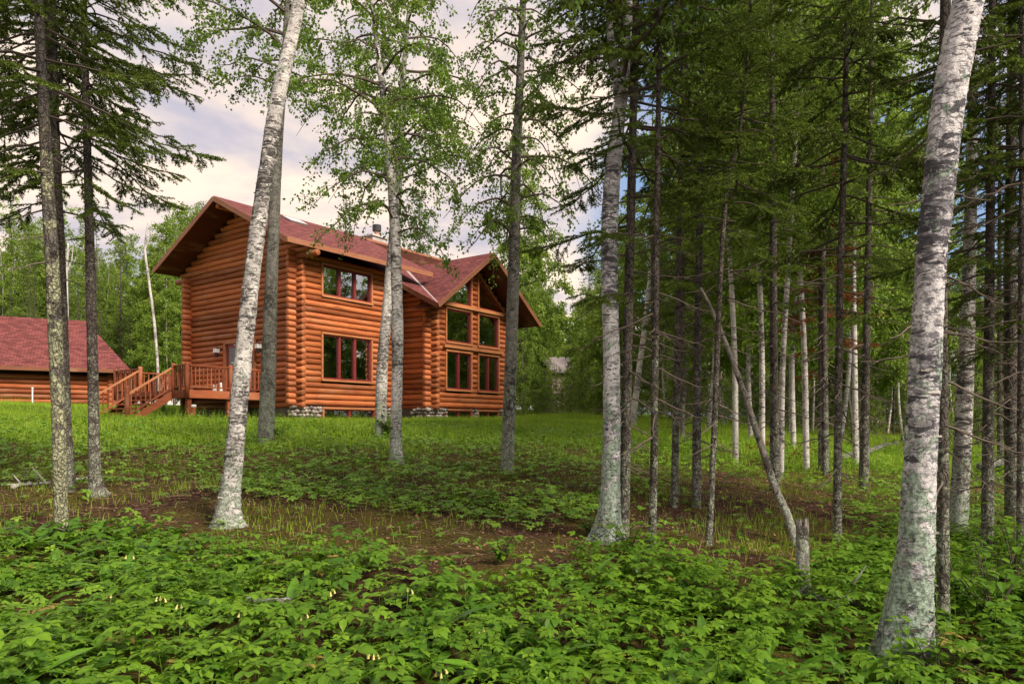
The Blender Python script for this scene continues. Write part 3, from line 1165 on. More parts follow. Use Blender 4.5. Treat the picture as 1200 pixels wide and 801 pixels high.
def bark(name, base, base2, dark, dark_amt, mott, lichen, lich_amt, lich_h, streak=(7, 7, 26), fine=0.0, vert=0.0, bs=.6, mscale=(19, 19, 36)):
    """base bark, dark cross patches (streak), small mottling, lichen that thickens towards the foot"""
    m, G = material(name)
    rv = G.n('ShaderNodeObjectInfo').outputs['Random']
    off = G.n('ShaderNodeCombineXYZ', i_X=G.math('MULTIPLY', rv, 30.), i_Y=0., i_Z=G.math('MULTIPLY', rv, 11.))
    v_ = G.n('ShaderNodeVectorMath', operation='ADD')
    G.set(v_.inputs[0], G.coord)
    G.set(v_.inputs[1], off.outputs[0])
    v = v_.outputs[0]
    big = G.noise(G.vmul(v, (6, 6, 7)), 1, 6, .65)
    fin = G.noise(v, 70, 5, .7)
    patch = G.ramp(G.noise(G.vmul(v, (1.6, 1.6, 1.1)), 1, 3, .6), .36, .66)
    c = G.mix(G.ramp(big, .35, .65), base, base2)
    c = G.mix(.45, c, G.mix(G.ramp(fin, .3, .7), (.15, .15, .15), (.9, .9, .9)), 'OVERLAY')
    mo = G.noise(G.vmul(v, mscale), 1.0, 7, .70, .6)
    mo = G.math('ADD', mo, G.math('MULTIPLY', G.math('SUBTRACT', patch, .5), .10))
    mmask = G.ramp(mo, .635 - mott, .66 - mott)
    st = G.noise(G.vmul(v, streak), 1.0, 6, .66, .8)
    st = G.math('ADD', st, G.math('MULTIPLY', G.math('SUBTRACT', patch, .5), .14))
    mask = G.ramp(st, .660 - dark_amt, .675 - dark_amt)
    ln = G.noise(G.vmul(v, (9, 9, 95)), 1.0, 3, .6)
    lm = G.math('MULTIPLY', G.ramp(ln, .61, .66), fine)
    c = G.mix(G.math('MULTIPLY', mmask, .78), c, G.mix(fin, tuple(x * 1.0 for x in dark), tuple(x * 4.5 for x in dark)))
    mask = G.math('MAXIMUM', mask, lm)
    c = G.mix(G.math('MULTIPLY', mask, .93), c, G.mix(fin, tuple(x * .5 for x in dark), tuple(x * 2.2 for x in dark)))
    zc = G.n('ShaderNodeSeparateXYZ', i_Vector=G.coord).outputs[2]
    lw = G.math('ADD', G.math('MULTIPLY', G.ramp(zc, lich_h, 0.0), .17), lich_amt - .08)
    li = G.noise(v, 8, 8, .68, .7)
    lmask = G.ramp(G.math('ADD', li, lw), .56, .61)
    lc = G.mix(G.ramp(G.noise(v, 42, 5, .75), .36, .62), tuple(x * .28 for x in lichen), tuple(x * 1.25 for x in lichen))
    c = G.mix(G.math('MULTIPLY', lmask, .92), c, lc)
    h = G.math('SUBTRACT', G.math('ADD', fin, G.math('MULTIPLY', lmask, .6)), G.math('MULTIPLY', mask, .6))
    if vert:
        vd = G.n('ShaderNodeVectorMath', operation='ADD')
        G.set(vd.inputs[0], G.vmul(v, (24, 24, 13)))
        nv = G.n('ShaderNodeTexNoise', i_Scale=9.0, i_Detail=4.0)
        G.set(nv.inputs['Vector'], v)
        sc_ = G.n('ShaderNodeVectorMath', operation='SCALE')
        G.set(sc_.inputs[0], nv.outputs['Color'])
        sc_.inputs['Scale'].default_value = 2.6
        G.set(vd.inputs[1], sc_.outputs[0])
        vo = G.n('ShaderNodeTexVoronoi', feature='DISTANCE_TO_EDGE', i_Scale=1.0)
        G.set(vo.inputs['Vector'], vd.outputs[0])
        cr = G.ramp(vo.outputs['Distance'], .16, .0)
        c = G.mix(G.math('MULTIPLY', cr, vert), c, tuple(x * .7 for x in dark))
        h = G.math('SUBTRACT', h, cr)
    finish(G, principled(G, c, .9, .15, h, bs, .025))
    return m


M_BIRCH = bark('birch_bark', (.70, .67, .64), (.46, .435, .42), (.040, .036, .034), .11, .135, (.34, .39, .31), .05, 1.6, fine=.9)
M_BIRCHR = bark('old_birch_bark', (.72, .69, .69), (.42, .405, .415), (.045, .043, .050), .12, .14, (.33, .42, .33), .07, 2.4, (6, 6, 20), fine=.9)
M_ASPEN = bark('grey_bark', (.27, .26, .225), (.15, .145, .13), (.040, .038, .033), .10, .12, (.34, .37, .28), .05, 2.5, (9, 9, 13), fine=.5, mscale=(16, 16, 18), vert=.35)
M_PALE = bark('pale_far_birch_bark', (.58, .54, .51), (.40, .375, .355), (.06, .054, .05), .08, .10, (.4, .42, .36), -.1, 1)
M_SPR = bark('spruce_bark', (.17, .145, .125), (.095, .08, .07), (.030, .025, .022), .06, .08, (.32, .33, .26), .04, 3, (14, 14, 18), vert=.5, bs=.8)
M_SPRL = bark('lichen_spruce_bark', (.16, .14, .125), (.10, .09, .08), (.028, .024, .02), .05, .06, (.42, .42, .27), .085, 5, (14, 14, 18), vert=.5, bs=.8)
M_DEADW = bark('dead_wood', (.26, .23, .20), (.15, .135, .12), (.04, .035, .03), .07, .06, (.33, .36, .29), .05, 1.2, (16, 16, 5), mscale=(24, 24, 6))
M_CURL = leaf_mat('bark_curl', (.07, .06, .055), (.50, .47, .44), .1, .8, .1)
M_TWIG = flat_mat('twig_bark', (.085, .068, .055), .9, .1)
M_TWIGD = flat_mat('dead_twig', (.13, .105, .085), .95, .1)
M_BTWIG = flat_mat('birch_twig', (.10, .075, .06), .8, .2)

M_NEED = leaf_mat('spruce_needles', (.032, .055, .010), (.115, .165, .020), .18, .55, .25)
M_NEEDB = leaf_mat('spruce_needles_bright', (.045, .085, .016), (.13, .21, .032), .22, .55, .25)
M_NEEDM = leaf_mat('spruce_needles_mid', (.045, .078, .012), (.15, .22, .026), .22, .55, .25)
M_NEEDR = leaf_mat('rust_needles', (.13, .035, .014), (.24, .075, .03), .15, .7, .1)
M_LEAF = leaf_mat('birch_leaf', (.06, .125, .014), (.19, .30, .03), .38, .45, .35)
M_LEAFB = leaf_mat('far_leaf', (.10, .18, .018), (.27, .37, .055), .42, .5, .25)
M_HERB = leaf_mat('herb_leaf', (.040, .115, .008), (.155, .285, .018), .36, .50, .27, (.26, .20, .05))
M_LILY = leaf_mat('lily_leaf', (.05, .14, .012), (.13, .28, .022), .32, .33, .5)
M_LOWH = leaf_mat('bunchberry_leaf', (.058, .145, .010), (.21, .37, .026), .32, .45, .35)
M_GRASS = leaf_mat('grass_blade', (.145, .27, .012), (.36, .51, .045), .40, .55, .25, (.34, .30, .10))


def unit(a):
    return a / (np.linalg.norm(a, axis=-1, keepdims=True) + 1e-9)


def add_leaves(mb_, P, D, S, ln, wd, tint, fold=.25):
    """folded rhombic leaves: base P, direction D, side S (n,3), lengths, widths"""
    n = len(P)
    N = unit(np.cross(D, S))
    ln = np.broadcast_to(ln, (n,))[:, None]
    wd = np.broadcast_to(wd, (n,))[:, None]
    mid = P + D * ln * .42
    V = np.stack([P, mid + S * wd / 2 + N * wd * fold, P + D * ln, mid - S * wd / 2 + N * wd * fold], 1).reshape(-1, 3)
    k = np.arange(n)[:, None] * 4
    T = np.concatenate([k + [0, 1, 2], k + [0, 2, 3]], 0)
    mb_.add(V, None, T, np.repeat(np.broadcast_to(tint, (n,)), 4))


def needle_twigs(mb_, S0, D, Ln, step, nl, nw, per, r, tint0, tint1):
    """twigs (start, dir, length) covered with small needle-sprig triangles"""
    n = np.maximum(1, (Ln / step).astype(int))
    idx = np.repeat(np.arange(len(S0)), n * per)
    m = len(idx)
    t = r.random(m)
    P = S0[idx] + D[idx] * (t * Ln[idx])[:, None]
    P[:, 2] -= .18 * (t * Ln[idx]) ** 2
    rv = unit(r.normal(size=(m, 3)) * [1, 1, .75])
    pd = unit(rv - D[idx] * (rv * D[idx]).sum(1, keepdims=True))
    a = r.uniform(.5, 1.0, m)[:, None]
    nd = unit(D[idx] * np.cos(a) + pd * np.sin(a))
    sd = unit(np.cross(nd, r.normal(size=(m, 3))))
    l = (nl * r.uniform(.65, 1.25, m) * (1 - .35 * t))[:, None]
    V = np.stack([P - sd * nw, P + sd * nw, P + nd * l], 1).reshape(-1, 3)
    T = np.arange(m * 3).reshape(-1, 3)
    tint = np.clip(tint0[idx] + (tint1 - .0) * t * .5 + r.uniform(-.15, .15, m), 0, 1)
    mb_.add(V, None, T, np.repeat(tint, 3))


def strips(mb_, S0, D, Ln, wdt, tint=.5, sag=0.0):
    """thin three-sided twig spikes"""
    n = len(S0)
    A = unit(np.cross(D, [0.31, .2, .93]))
    B = np.cross(D, A)
    E = S0 + D * Ln[:, None]
    E[:, 2] -= sag * Ln ** 2
    w_ = np.broadcast_to(wdt, (n,))[:, None]
    V = np.stack([S0 + A * w_, S0 - A * .5 * w_ + B * .87 * w_, S0 - A * .5 * w_ - B * .87 * w_, E], 1).reshape(-1, 3)
    k = np.arange(n)[:, None] * 4
    T = np.concatenate([k + [0, 1, 3], k + [1, 2, 3], k + [2, 0, 3]], 0)
    mb_.add(V, None, T, np.repeat(np.broadcast_to(tint, (n,)), 4))


def spruce_crown(seed, H, dead0, live0, Lmax, detail=1.0, whorl=.33, sparse=.5, nl=.040, nw=.0056, per=6, step=.026):
    """returns (needles MB, live branch wood MB, dead branch MB). Axis = local z."""
    r = np.random.default_rng(seed)
    ne, wo, de = MB(), MB(), MB()
    h = dead0
    tw_S, tw_D, tw_L, tw_t = [], [], [], []
    az = r.uniform(0, 6.28)
    while h < H - .25:
        frac = (h - dead0) / (H - dead0)
        nb = r.integers(3, 6)
        for k in range(nb):
            az += 2.399 + r.uniform(-.5, .5)
            hh = h + r.uniform(-.12, .12)
            live = hh > live0 + r.uniform(-.9, .5)
            prof = min(1, .55 + .45 * (hh - dead0) / (live0 - dead0 + .01)) if hh < live0 else (1 - ((hh - live0) / (H - live0)) ** 1.25)
            ln = max(.12, Lmax * prof * r.uniform(.6, 1.12))
            if not live and r.random() > sparse:
                continue
            if not live:
                ln *= r.uniform(.35, .95)
            el = (.05 - .32 * (1 - frac)) + r.uniform(-.15, .12) + (.35 * frac)
            out = np.array([math.cos(az), math.sin(az), 0.])
            t = np.linspace(0, 1, 7)
            P = np.array([0, 0, hh]) + out * (t * ln)[:, None]
            P[:, 2] += ln * (math.tan(el) * t - .32 * t ** 2 + .26 * t ** 3.2)
            P[1:-1] += r.normal(0, .012 * ln, (5, 3))
            rad = np.linspace(.006 + .008 * ln, .003, 7)
            (wo if live else de).tube(P, rad, 4 if detail > .5 else 3, False)
            nt_ = max(3, int(ln / (.060 if live else .13) * detail))
            tt_ = np.sort(r.uniform(.12, 1, nt_))
            i0 = np.minimum((tt_ * 6).astype(int), 5)
            f = tt_ * 6 - i0
            B = P[i0] * (1 - f)[:, None] + P[i0 + 1] * f[:, None]
            T_ = unit(P[i0 + 1] - P[i0])
            sgn = np.where(np.arange(nt_) % 2 == 0, 1, -1)
            side = np.cross(T_, [0, 0, 1.]) * sgn[:, None]
            ang = r.uniform(.6, 1.05, nt_)[:, None]
            D = unit(T_ * np.cos(ang) + side * np.sin(ang) + np.array([0, 0, -1]) * r.uniform(.05, .55, (nt_, 1)))
            tl = (.36 * ln * (1 - .72 * tt_) + .07) * r.uniform(.6, 1.15, nt_)
            if live:
                keep = tt_ > (.30 if hh < live0 + 2 else .08)
                tw_S.append(B[keep]); tw_D.append(D[keep]); tw_L.append(tl[keep])
                tw_t.append(np.clip(.25 + .45 * tt_[keep] + r.uniform(-.12, .12) + .15 * frac, 0, 1))
                # the leader of the branch carries needles too
                for q in range(3, 6):
                    d_ = P[q + 1] - P[q]
                    l_ = np.linalg.norm(d_)
                    tw_S.append(P[q][None]); tw_D.append((d_ / l_)[None]); tw_L.append(np.array([l_])); tw_t.append(np.array([.7]))
                # secondary sprigs on the longer twigs
                big = keep & (tl > .18)
                if big.any() and detail > .5:
                    Bs, Ds, Ls = B[big], D[big], tl[big]
                    for q in (.35, .6, .8):
                        for sg in (-1, 1):
                            sd = np.cross(Ds, [0, 0, 1.]) * sg
                            D2 = unit(Ds * .75 + sd * .6 + [0, 0, -.2])
                            S2 = Bs + Ds * (Ls * q)[:, None]
                            tw_S.append(S2); tw_D.append(D2); tw_L.append(Ls * .42 * (1.15 - q)); tw_t.append(np.full(len(Ls), .6) + r.uniform(-.2, .3, len(Ls)))
                strips(wo, B[keep], D[keep], tl[keep], .0035, .5)
            else:
                strips(de, B, D, tl, .0034, .5, .15)
                S2 = np.repeat(B + D * (tl * .5)[:, None], 2, 0)
                D2 = unit(np.repeat(D, 2, 0) + r.normal(0, .6, (len(S2), 3)))
                strips(de, S2, D2, np.repeat(tl * .5, 2), .0024, .5)
        h += whorl * r.uniform(.7, 1.3)
    # leader
    tw_S.append(np.array([[0, 0, H - .5]])); tw_D.append(np.array([[0, 0, 1.]])); tw_L.append(np.array([.5])); tw_t.append(np.array([.8]))
    needle_twigs(ne, np.vstack(tw_S), np.vstack(tw_D), np.concatenate(tw_L), step / max(.3, detail), nl / math.sqrt(max(.25, detail)), nw / math.sqrt(max(.2, detail)), per, r, np.concatenate(tw_t), .3)
    return ne, wo, de


def leafy_crown(seed, axis, h0, h1, R, nlimb, leaf, npt=13, up=.55, droop=.5, dens=1.0, lo_frac=.75, side=None):
    """axis(h)->point. returns (leaves MB, limbs MB)"""
    r = np.random.default_rng(seed)
    le, li = MB(), MB()
    SP, SD, SL_ = [], [], []
    az = r.uniform(0, 6.28)
    for i in range(nlimb):
        f = (i + r.random()) / nlimb
        h = h0 + (h1 - h0) * f
        az += 2.399 + r.uniform(-.4, .4)
        if side is not None and r.random() < .5:
            az = side + r.uniform(-.7, .7)
        ln = R * (lo_frac + (1 - lo_frac) * math.sin(math.pi * min(1, f * 1.4 + .1))) * (1 - .6 * f ** 2) * r.uniform(.55, 1.15)
        out = np.array([math.cos(az), math.sin(az), 0.])
        t = np.linspace(0, 1, 8)
        P = axis(h) + out * (ln * t)[:, None]
        P[:, 2] += ln * (up * t * r.uniform(.6, 1.3) - droop * t ** 2.2)
        P[1:] += np.cumsum(r.normal(0, .02 * ln, (7, 3)), 0)
        li.tube(P, np.linspace(.010 + .012 * ln, .004, 8), 5, False)
        ns = max(3, int(ln * 5.5 * dens))
        for t0 in r.uniform(.15, 1, ns):
            i0 = min(int(t0 * 7), 6)
            b0 = P[i0] + (P[i0 + 1] - P[i0]) * (t0 * 7 - i0)
            d = unit(out * .6 + r.normal(0, .75, 3) + [0, 0, -.15])
            sl_ = ln * r.uniform(.16, .42) * (1.15 - .5 * t0) + .08
            q = np.linspace(0, 1, 4)
            Pt = b0 + d * (q * sl_)[:, None]
            Pt[:, 2] -= .45 * sl_ * q ** 2
            li.tube(Pt, np.linspace(.005, .0022, 4), 3, False)
            SP.append(Pt); SL_.append(sl_)
    SP = np.array(SP)
    SL_ = np.array(SL_)
    cnt = np.maximum(5, (SL_ / .045 * npt / 4 * dens).astype(int))
    idx = np.repeat(np.arange(len(SP)), cnt)
    m = len(idx)
    t = r.uniform(.1, 1.05, m)
    i0 = np.minimum((t * 3).astype(int), 2)
    f = (t * 3 - i0)[:, None]
    P = SP[idx, i0] * (1 - f) + SP[idx, i0 + 1] * f + r.normal(0, .035, (m, 3)) * (leaf / .05)
    D = unit(r.normal(0, .7, (m, 3)) + [0, 0, -.75])
    S = unit(np.cross(D, r.normal(size=(m, 3))))
    P = P - D * 0
    clump = r.uniform(.15, .75, len(SP))
    add_leaves(le, P, D, S, leaf * r.uniform(.7, 1.3, m), leaf * .74 * r.uniform(.75, 1.15, m), np.clip(clump[idx] + r.uniform(-.25, .25, m), 0, 1))
    return le, li


def catmull(P, n):
    P = np.asarray(P, float)
    t = np.linspace(0, len(P) - 1, n)
    i = np.minimum(t.astype(int), len(P) - 2)
    f = (t - i)[:, None]
    Pm = np.vstack([2 * P[0] - P[1], P, 2 * P[-1] - P[-2]])
    p0, p1, p2, p3 = Pm[i], Pm[i + 1], Pm[i + 2], Pm[i + 3]
    return .5 * (2 * p1 + (p2 - p0) * f + (2 * p0 - 5 * p1 + 4 * p2 - p3) * f ** 2 + (3 * p1 - p0 - 3 * p2 + p3) * f ** 3)


def trunk_mb(pts, rad, sides=14, seg=.12, rough=.05, lobes=0, seed=1, sink=.25, broken=False):
    """pts local (first at ground), radius per point"""
    r = np.random.default_rng(seed)
    pts = np.asarray(pts, float)
    length = np.linalg.norm(np.diff(pts, axis=0), axis=1).sum()
    n = max(6, int(length / seg))
    PR = np.column_stack([pts, rad])
    Q = catmull(PR, n)
    P, R = Q[:, :3], np.maximum(Q[:, 3], .004)
    P = np.vstack([P[0] - [0, 0, sink], P])
    R = np.concatenate([[R[0] * 1.08], R])
    n += 1
    th = np.arange(sides) / sides * 2 * np.pi
    hz = P[:, 2]
    rr = np.ones((n, sides))
    for k in range(2, 6):
        rr += rough * .5 / k * np.sin(k * th[None] + r.uniform(0, 6) + 1.3 * np.cumsum(r.normal(0, .25, n))[:, None])
    sm = r.normal(0, 1, (n, sides))
    sm = (sm + np.roll(sm, 1, 1) + np.roll(sm, 1, 0)) / 2
    rr += rough * .32 * sm
    if lobes:
        ph = np.sort(r.uniform(0, 6.28, lobes))
        fl = np.exp(-np.maximum(hz - P[1, 2], 0) / (R[4] * 2.2))[:, None]
        lob = sum(np.exp(-((np.angle(np.exp(1j * (th - p_)))) / .30) ** 2) for p_ in ph)
        rr += fl * (lob[None] * .55 - .12)
    A = np.array([1., 0, 0])
    V = P[:, None] + (R[:, None] * rr)[:, :, None] * np.stack([np.cos(th), np.sin(th), 0 * th], -1)[None]
    if broken:
        V[-1, :, 2] += r.uniform(-.02, .10, sides)
        V[-2, :, 2] += r.uniform(-.02, .02, sides)
    b_ = MB()
    i, j = np.meshgrid(np.arange(n - 1), np.arange(sides), indexing='ij')
    a = i * sides + j
    c = i * sides + (j + 1) % sides
    V = np.vstack([V.reshape(-1, 3), P[-1] - [0, 0, .05 if broken else 0]])
    T = [((n - 1) * sides + k, (n - 1) * sides + (k + 1) % sides, n * sides) for k in range(sides)]
    b_.add(V, np.stack([a, c, c + sides, a + sides], -1).reshape(-1, 4), T)
    return b_


def trunk_from_px(poly, Y, extra_h=0.0, top_r=.02):
    """photo column/row/width samples -> world centre line and radii at depth Y"""
    W_ = [px2w(px, py, Y) for px, py, _ in poly]
    R_ = [wp * .435 * Y / F for _, _, wp in poly]
    if extra_h > 0:
        d = unit(W_[-1] - W_[-2])
        d = unit(d + [0, 0, .6])
        for k in (.5, 1.0):
            W_.append(W_[-1] + d * extra_h * .5)
            R_.append(R_[-1] * .55 if k < 1 else top_r)
    return np.array(W_), np.array(R_)


# prototypes for spruce crowns (parts are shared meshes: needles, live wood, dead twigs)
PROTO = {}
for key, args in dict(
        left=dict(seed=19, H=13.0, dead0=2.6, live0=4.2, Lmax=1.42, sparse=.30, per=7, whorl=.31),
        low=dict(seed=11, H=12.5, dead0=1.2, live0=2.9, Lmax=1.45, sparse=.55),
        mid=dict(seed=12, H=13.0, dead0=1.0, live0=3.7, Lmax=1.2, sparse=.8),
        mid2=dict(seed=13, H=12.0, dead0=.8, live0=3.2, Lmax=1.35, sparse=.85),
        high=dict(seed=14, H=13.5, dead0=1.0, live0=4.6, Lmax=1.2, sparse=.85),
        far=dict(seed=15, H=13.0, dead0=1.0, live0=2.8, Lmax=1.6, sparse=.6, detail=.30, nl=.060, nw=.010, per=4, step=.030),
        far2=dict(seed=16, H=15.0, dead0=.6, live0=1.2, Lmax=2.1, sparse=.5, detail=.30, nl=.065, nw=.011, per=4, step=.030)).items():
    ne, wo, de = spruce_crown(**args)
    PROTO[key] = (ne.mesh('crown', M_NEED), wo.mesh('branchwork', M_TWIG), de.mesh('dead_branchwork', M_TWIGD) if de.n else None, args['H'])
    if key in ('mid', 'high'):
        PROTO[key][0].materials[0] = M_NEEDM
    if key == 'far2':
        me = PROTO[key][0].copy()
        me.materials[0] = M_NEEDB
        PROTO['far3'] = (me,) + PROTO[key][1:]
    if key == 'mid2':
        me = PROTO[key][0].copy()
        me.materials[0] = M_NEEDR
        PROTO['rust'] = (me,) + PROTO[key][1:]


def spruce(poly, label, proto, mat=M_SPR, Y=None, name='spruce_tree', group=None, sides=12, H=None, lobes=0, seed=1, rot=0.0):
    base = poly[0]
    Y = Y or ground_hit(base[0], base[1])
    pr = PROTO[proto]
    H = H or pr[3]
    Wp, Rp = trunk_from_px(poly, Y)
    top_z = Wp[0][2] + H
    d = (Wp[-1] - Wp[0]) / (Wp[-1][2] - Wp[0][2])
    if Wp[-1][2] < top_z - .5:
        r0 = Rp[-1]
        z0_ = Wp[-1][2]
        for k in (.45, 1.0):
            Wp = np.vstack([Wp, Wp[-1] + d * ((top_z - z0_) * (.45 if k < 1 else .55))])
            Rp = np.append(Rp, r0 * .5 if k < 1 else .012)
    root = thing(name, Wp[0], label, 'tree', group)
    trunk_mb(Wp - Wp[0], Rp, sides, .16, .05, lobes, seed).build('trunk', mat, root, smooth=True)
    q = Vector((d[0], d[1], 1)).to_track_quat('Z', 'Y').to_matrix().to_4x4() @ Matrix.Rotation(rot, 4, 'Z')
    sc = H / pr[3]
    for me, nm in zip(pr[:3], ('crown', 'branchwork', 'dead_branchwork')):
        if me is not None:
            o = link(nm, me, root)
            o.matrix_local = q @ Matrix.Scale(sc, 4)
            if nm != 'crown':
                o['kind'] = 'stuff'
    return root


def leafy(poly, label, mat, Y=None, name='birch_tree', crown=None, extra=3.0, sides=16, lobes=0, seed=1, rough=.06, group=None, limbs=(), leafmat=None, seg=.12, curls=0):
    base = poly[0]
    Y = Y or ground_hit(base[0], base[1])
    Wp, Rp = trunk_from_px(poly, Y, extra)
    root = thing(name, Wp[0], label, 'tree', group)
    trunk_mb(Wp - Wp[0], Rp, sides, seg, rough, lobes, seed).build('trunk', mat, root, smooth=True)
    if curls:
        cb = MB()
        r = np.random.default_rng(seed + 900)
        hs = Wp[:, 2] - Wp[0][2]
        hmax = min(hs[-1], 7)
        for k in range(curls):
            h = .12 + (hmax - .12) * r.random() ** 1.2
            c = np.array([np.interp(h, hs, Wp[:, q] - Wp[0][q]) for q in range(3)])
            R0 = float(np.interp(h, hs, Rp))
            a0_ = r.uniform(0, 6.28)
            span = min(r.uniform(.03, .10) / R0, 1.4) * r.choice([-1, 1])
            hh = r.uniform(.003, .013)
            t = np.linspace(0, 1, 5)
            rad = R0 * .97 + r.uniform(.006, .030) * t ** 2.2
            an = a0_ + span * t * (1 - .15 * t)
            ring = np.column_stack([np.cos(an) * rad, np.sin(an) * rad, 0 * t]) + c
            dz = hh * (1 - .5 * t)
            V = np.vstack([ring + np.column_stack([0 * t, 0 * t, dz * r.uniform(.3, 1.7, 5)]), ring - np.column_stack([0 * t, 0 * t, dz * r.uniform(.3, 1.7, 5)])])
            cb.add(V, [(i, i + 1, 6 + i, 5 + i) for i in range(4)], None, r.random())
        tag(cb.build('peeling_bark', M_CURL, root), None, None, None, 'stuff')
    for lp in limbs:
        lw, lr = trunk_from_px(lp, Y, .8)
        b_ = MB()
        b_.tube(catmull(lw - Wp[0], 16), np.interp(np.linspace(0, 1, 16), np.linspace(0, 1, len(lr)), lr), 8)
        b_.build('limb', mat, root, smooth=True)
    if crown:
        zs_ = Wp[:, 2] - Wp[0][2]

        def axis(h):
            return np.array([np.interp(h, zs_, Wp[:, k] - Wp[0][k]) for k in range(3)])
        crown = dict(crown)
        crown['h1'] = crown.get('h1') or zs_[-1]
        le, li = leafy_crown(seed + 50, axis, **crown)
        tag(li.build('branchwork', M_BTWIG, root), None, None, None, 'stuff')
        le.build('crown', leafmat or M_LEAF, root)
    return root


# ------------------------------------------------------------------ the trees one can tell apart, left to right
spruce([(72, 631, 18), (69, 500, 17), (63, 350, 17), (55, 200, 15), (45, 0, 11)], 'slim lichen-speckled spruce nearest the left edge, rooted in the front leaves', 'left', M_SPRL, sides=20, seed=3, rot=.4)
spruce([(78, 575, 22), (75, 480, 17), (70, 340, 17), (62, 150, 16), (58, 0, 15)], 'dark spruce right behind the lichen-speckled trunk at left', 'left', sides=16, seed=4, rot=2.2)
spruce([(112, 580, 26), (111, 562, 17), (110, 500, 14), (108, 400, 13), (103, 200, 10), (98, 0, 8)], 'spruce with flared roots and drooping boughs left of the deck stairs', 'left', sides=16, lobes=5, seed=5, rot=1.0)
leafy([(260, 617, 38), (264, 600, 29), (270, 565, 25), (276, 520, 23), (285, 420, 22), (298, 300, 21), (312, 200, 20), (325, 120, 19), (348, 15, 16), (358, -60, 14)],
      'white birch leaning right across the cabin gable, flared mossy roots', M_BIRCH, lobes=6, sides=36, seg=.05, rough=.10, seed=6, curls=240, crown=dict(h0=5.9, h1=None, R=1.7, nlimb=16, leaf=.06, side=3.0), extra=3)
leafy([(311, 521, 22), (314, 450, 20), (318, 330, 17), (325, 180, 13), (334, 60, 9), (340, -60, 7)], 'grey lichened trunk in front of the cabin corner, right of the leaning birch', M_ASPEN, name='poplar_tree', sides=20, seed=7,
      crown=dict(h0=8.3, h1=None, R=2.6, nlimb=44, leaf=.085, side=3.3), extra=4)
leafy([(446, 511, 16), (448, 430, 15), (455, 350, 14), (462, 270, 13), (466, 220, 12), (470, 120, 8), (480, 0, 5)], 'farther of two crossing birches, left at the root, before the lower cabin window', M_BIRCH, sides=18, seed=8, curls=90,
      crown=dict(h0=6.4, h1=None, R=2.6, nlimb=46, leaf=.09, droop=.8), extra=3)
leafy([(463, 544, 19), (464, 500, 15), (466, 400, 15), (463, 280, 14), (458, 200, 12), (450, 120, 9), (436, 0, 6)], 'nearer of two crossing birches, its root farther right and lower', M_BIRCH, sides=20, seed=9, lobes=4, curls=110,
      crown=dict(h0=4.1, h1=None, R=1.8, nlimb=54, leaf=.066, droop=.9), extra=2.5)
leafy([(594, 554, 20), (596, 500, 17), (601, 350, 16), (604, 220, 14), (609, 100, 11), (613, 0, 8)], 'dark straight trunk before the right end of the gabled window wall', M_ASPEN, name='poplar_tree', sides=18, seed=10,
      crown=dict(h0=3.9, h1=None, R=1.5, nlimb=66, leaf=.062, droop=1.0), extra=2.5)
leafy([(709, 634, 40), (713, 610, 30), (716, 560, 25), (717, 450, 23), (714, 320, 22), (716, 230, 22), (724, 150, 18), (733, 70, 14), (736, 0, 12)], 'stout grey-white birch with lichened foot right of the cabin', M_BIRCHR, lobes=5, sides=32, seg=.05, rough=.09, seed=11, curls=200,
      crown=dict(h0=4.6, h1=None, R=1.5, nlimb=46, leaf=.06), extra=3, limbs=[[(724, 110, 12), (716, 50, 10), (713, 0, 8), (711, -50, 6)]])
spruce([(730, 630, 17), (733, 520, 14), (736, 380, 13), (741, 180, 11), (745, 0, 9)], 'spruce standing close against the right side of the stout grey birch', 'mid2', seed=12, rot=2.9, sides=16)
leafy([(742, 492, 9), (748, 440, 8), (756, 380, 7), (762, 320, 6)], 'thin white birch leaning right just behind the stout grey birch', M_PALE, sides=10, seed=13, crown=dict(h0=5, h1=None, R=1.6, nlimb=14, leaf=.09), Y=26)
spruce([(764, 643, 12), (767, 500, 10), (769, 300, 9), (772, 100, 7)], 'slim spruce rooted in front leaves, first right of the stout grey birch', 'high', seed=14, rot=.7)
spruce([(790, 594, 11), (793, 450, 9), (795, 330, 8), (797, 200, 6)], 'slim short spruce trunk at the lawn edge, left one of a close pair', 'high', seed=15, rot=2.0)
spruce([(816, 594, 13), (817, 450, 11), (820, 250, 9), (823, 50, 6)], 'straight brown spruce trunk, right one of a close pair at the lawn edge', 'mid', seed=16, rot=4.0)
spruce([(830, 638, 11), (833, 590, 8.5), (838, 480, 8), (844, 330, 7), (852, 220, 6), (870, 130, 4)], 'thinnest front spruce stem, bending right at the top, beside mossy ground', 'high', seed=17, rot=5.0, H=9.5)
spruce([(908, 575, 14), (907, 450, 11), (906, 300, 10), (905, 120, 8)], 'straight spruce crossed by the leaning dead snag', 'mid', seed=18, rot=1.5)
spruce([(967, 555, 10), (966, 420, 8), (964, 280, 7), (963, 150, 6)], 'slender spruce on the lawn left of a taller nearer spruce', 'high', seed=19, rot=.2)
spruce([(981, 634, 12), (982, 500, 10), (984, 350, 9), (989, 180, 8), (992, 50, 6)], 'tall spruce rooted in low leaves right of the broken stump', 'mid2', seed=20, rot=3.3)
spruce([(1012, 573, 13), (1015, 420, 10), (1018, 250, 8), (1020, 120, 7)], 'spruce on the lawn edge between the stump and the big right birch', 'mid', seed=21, rot=5.4)
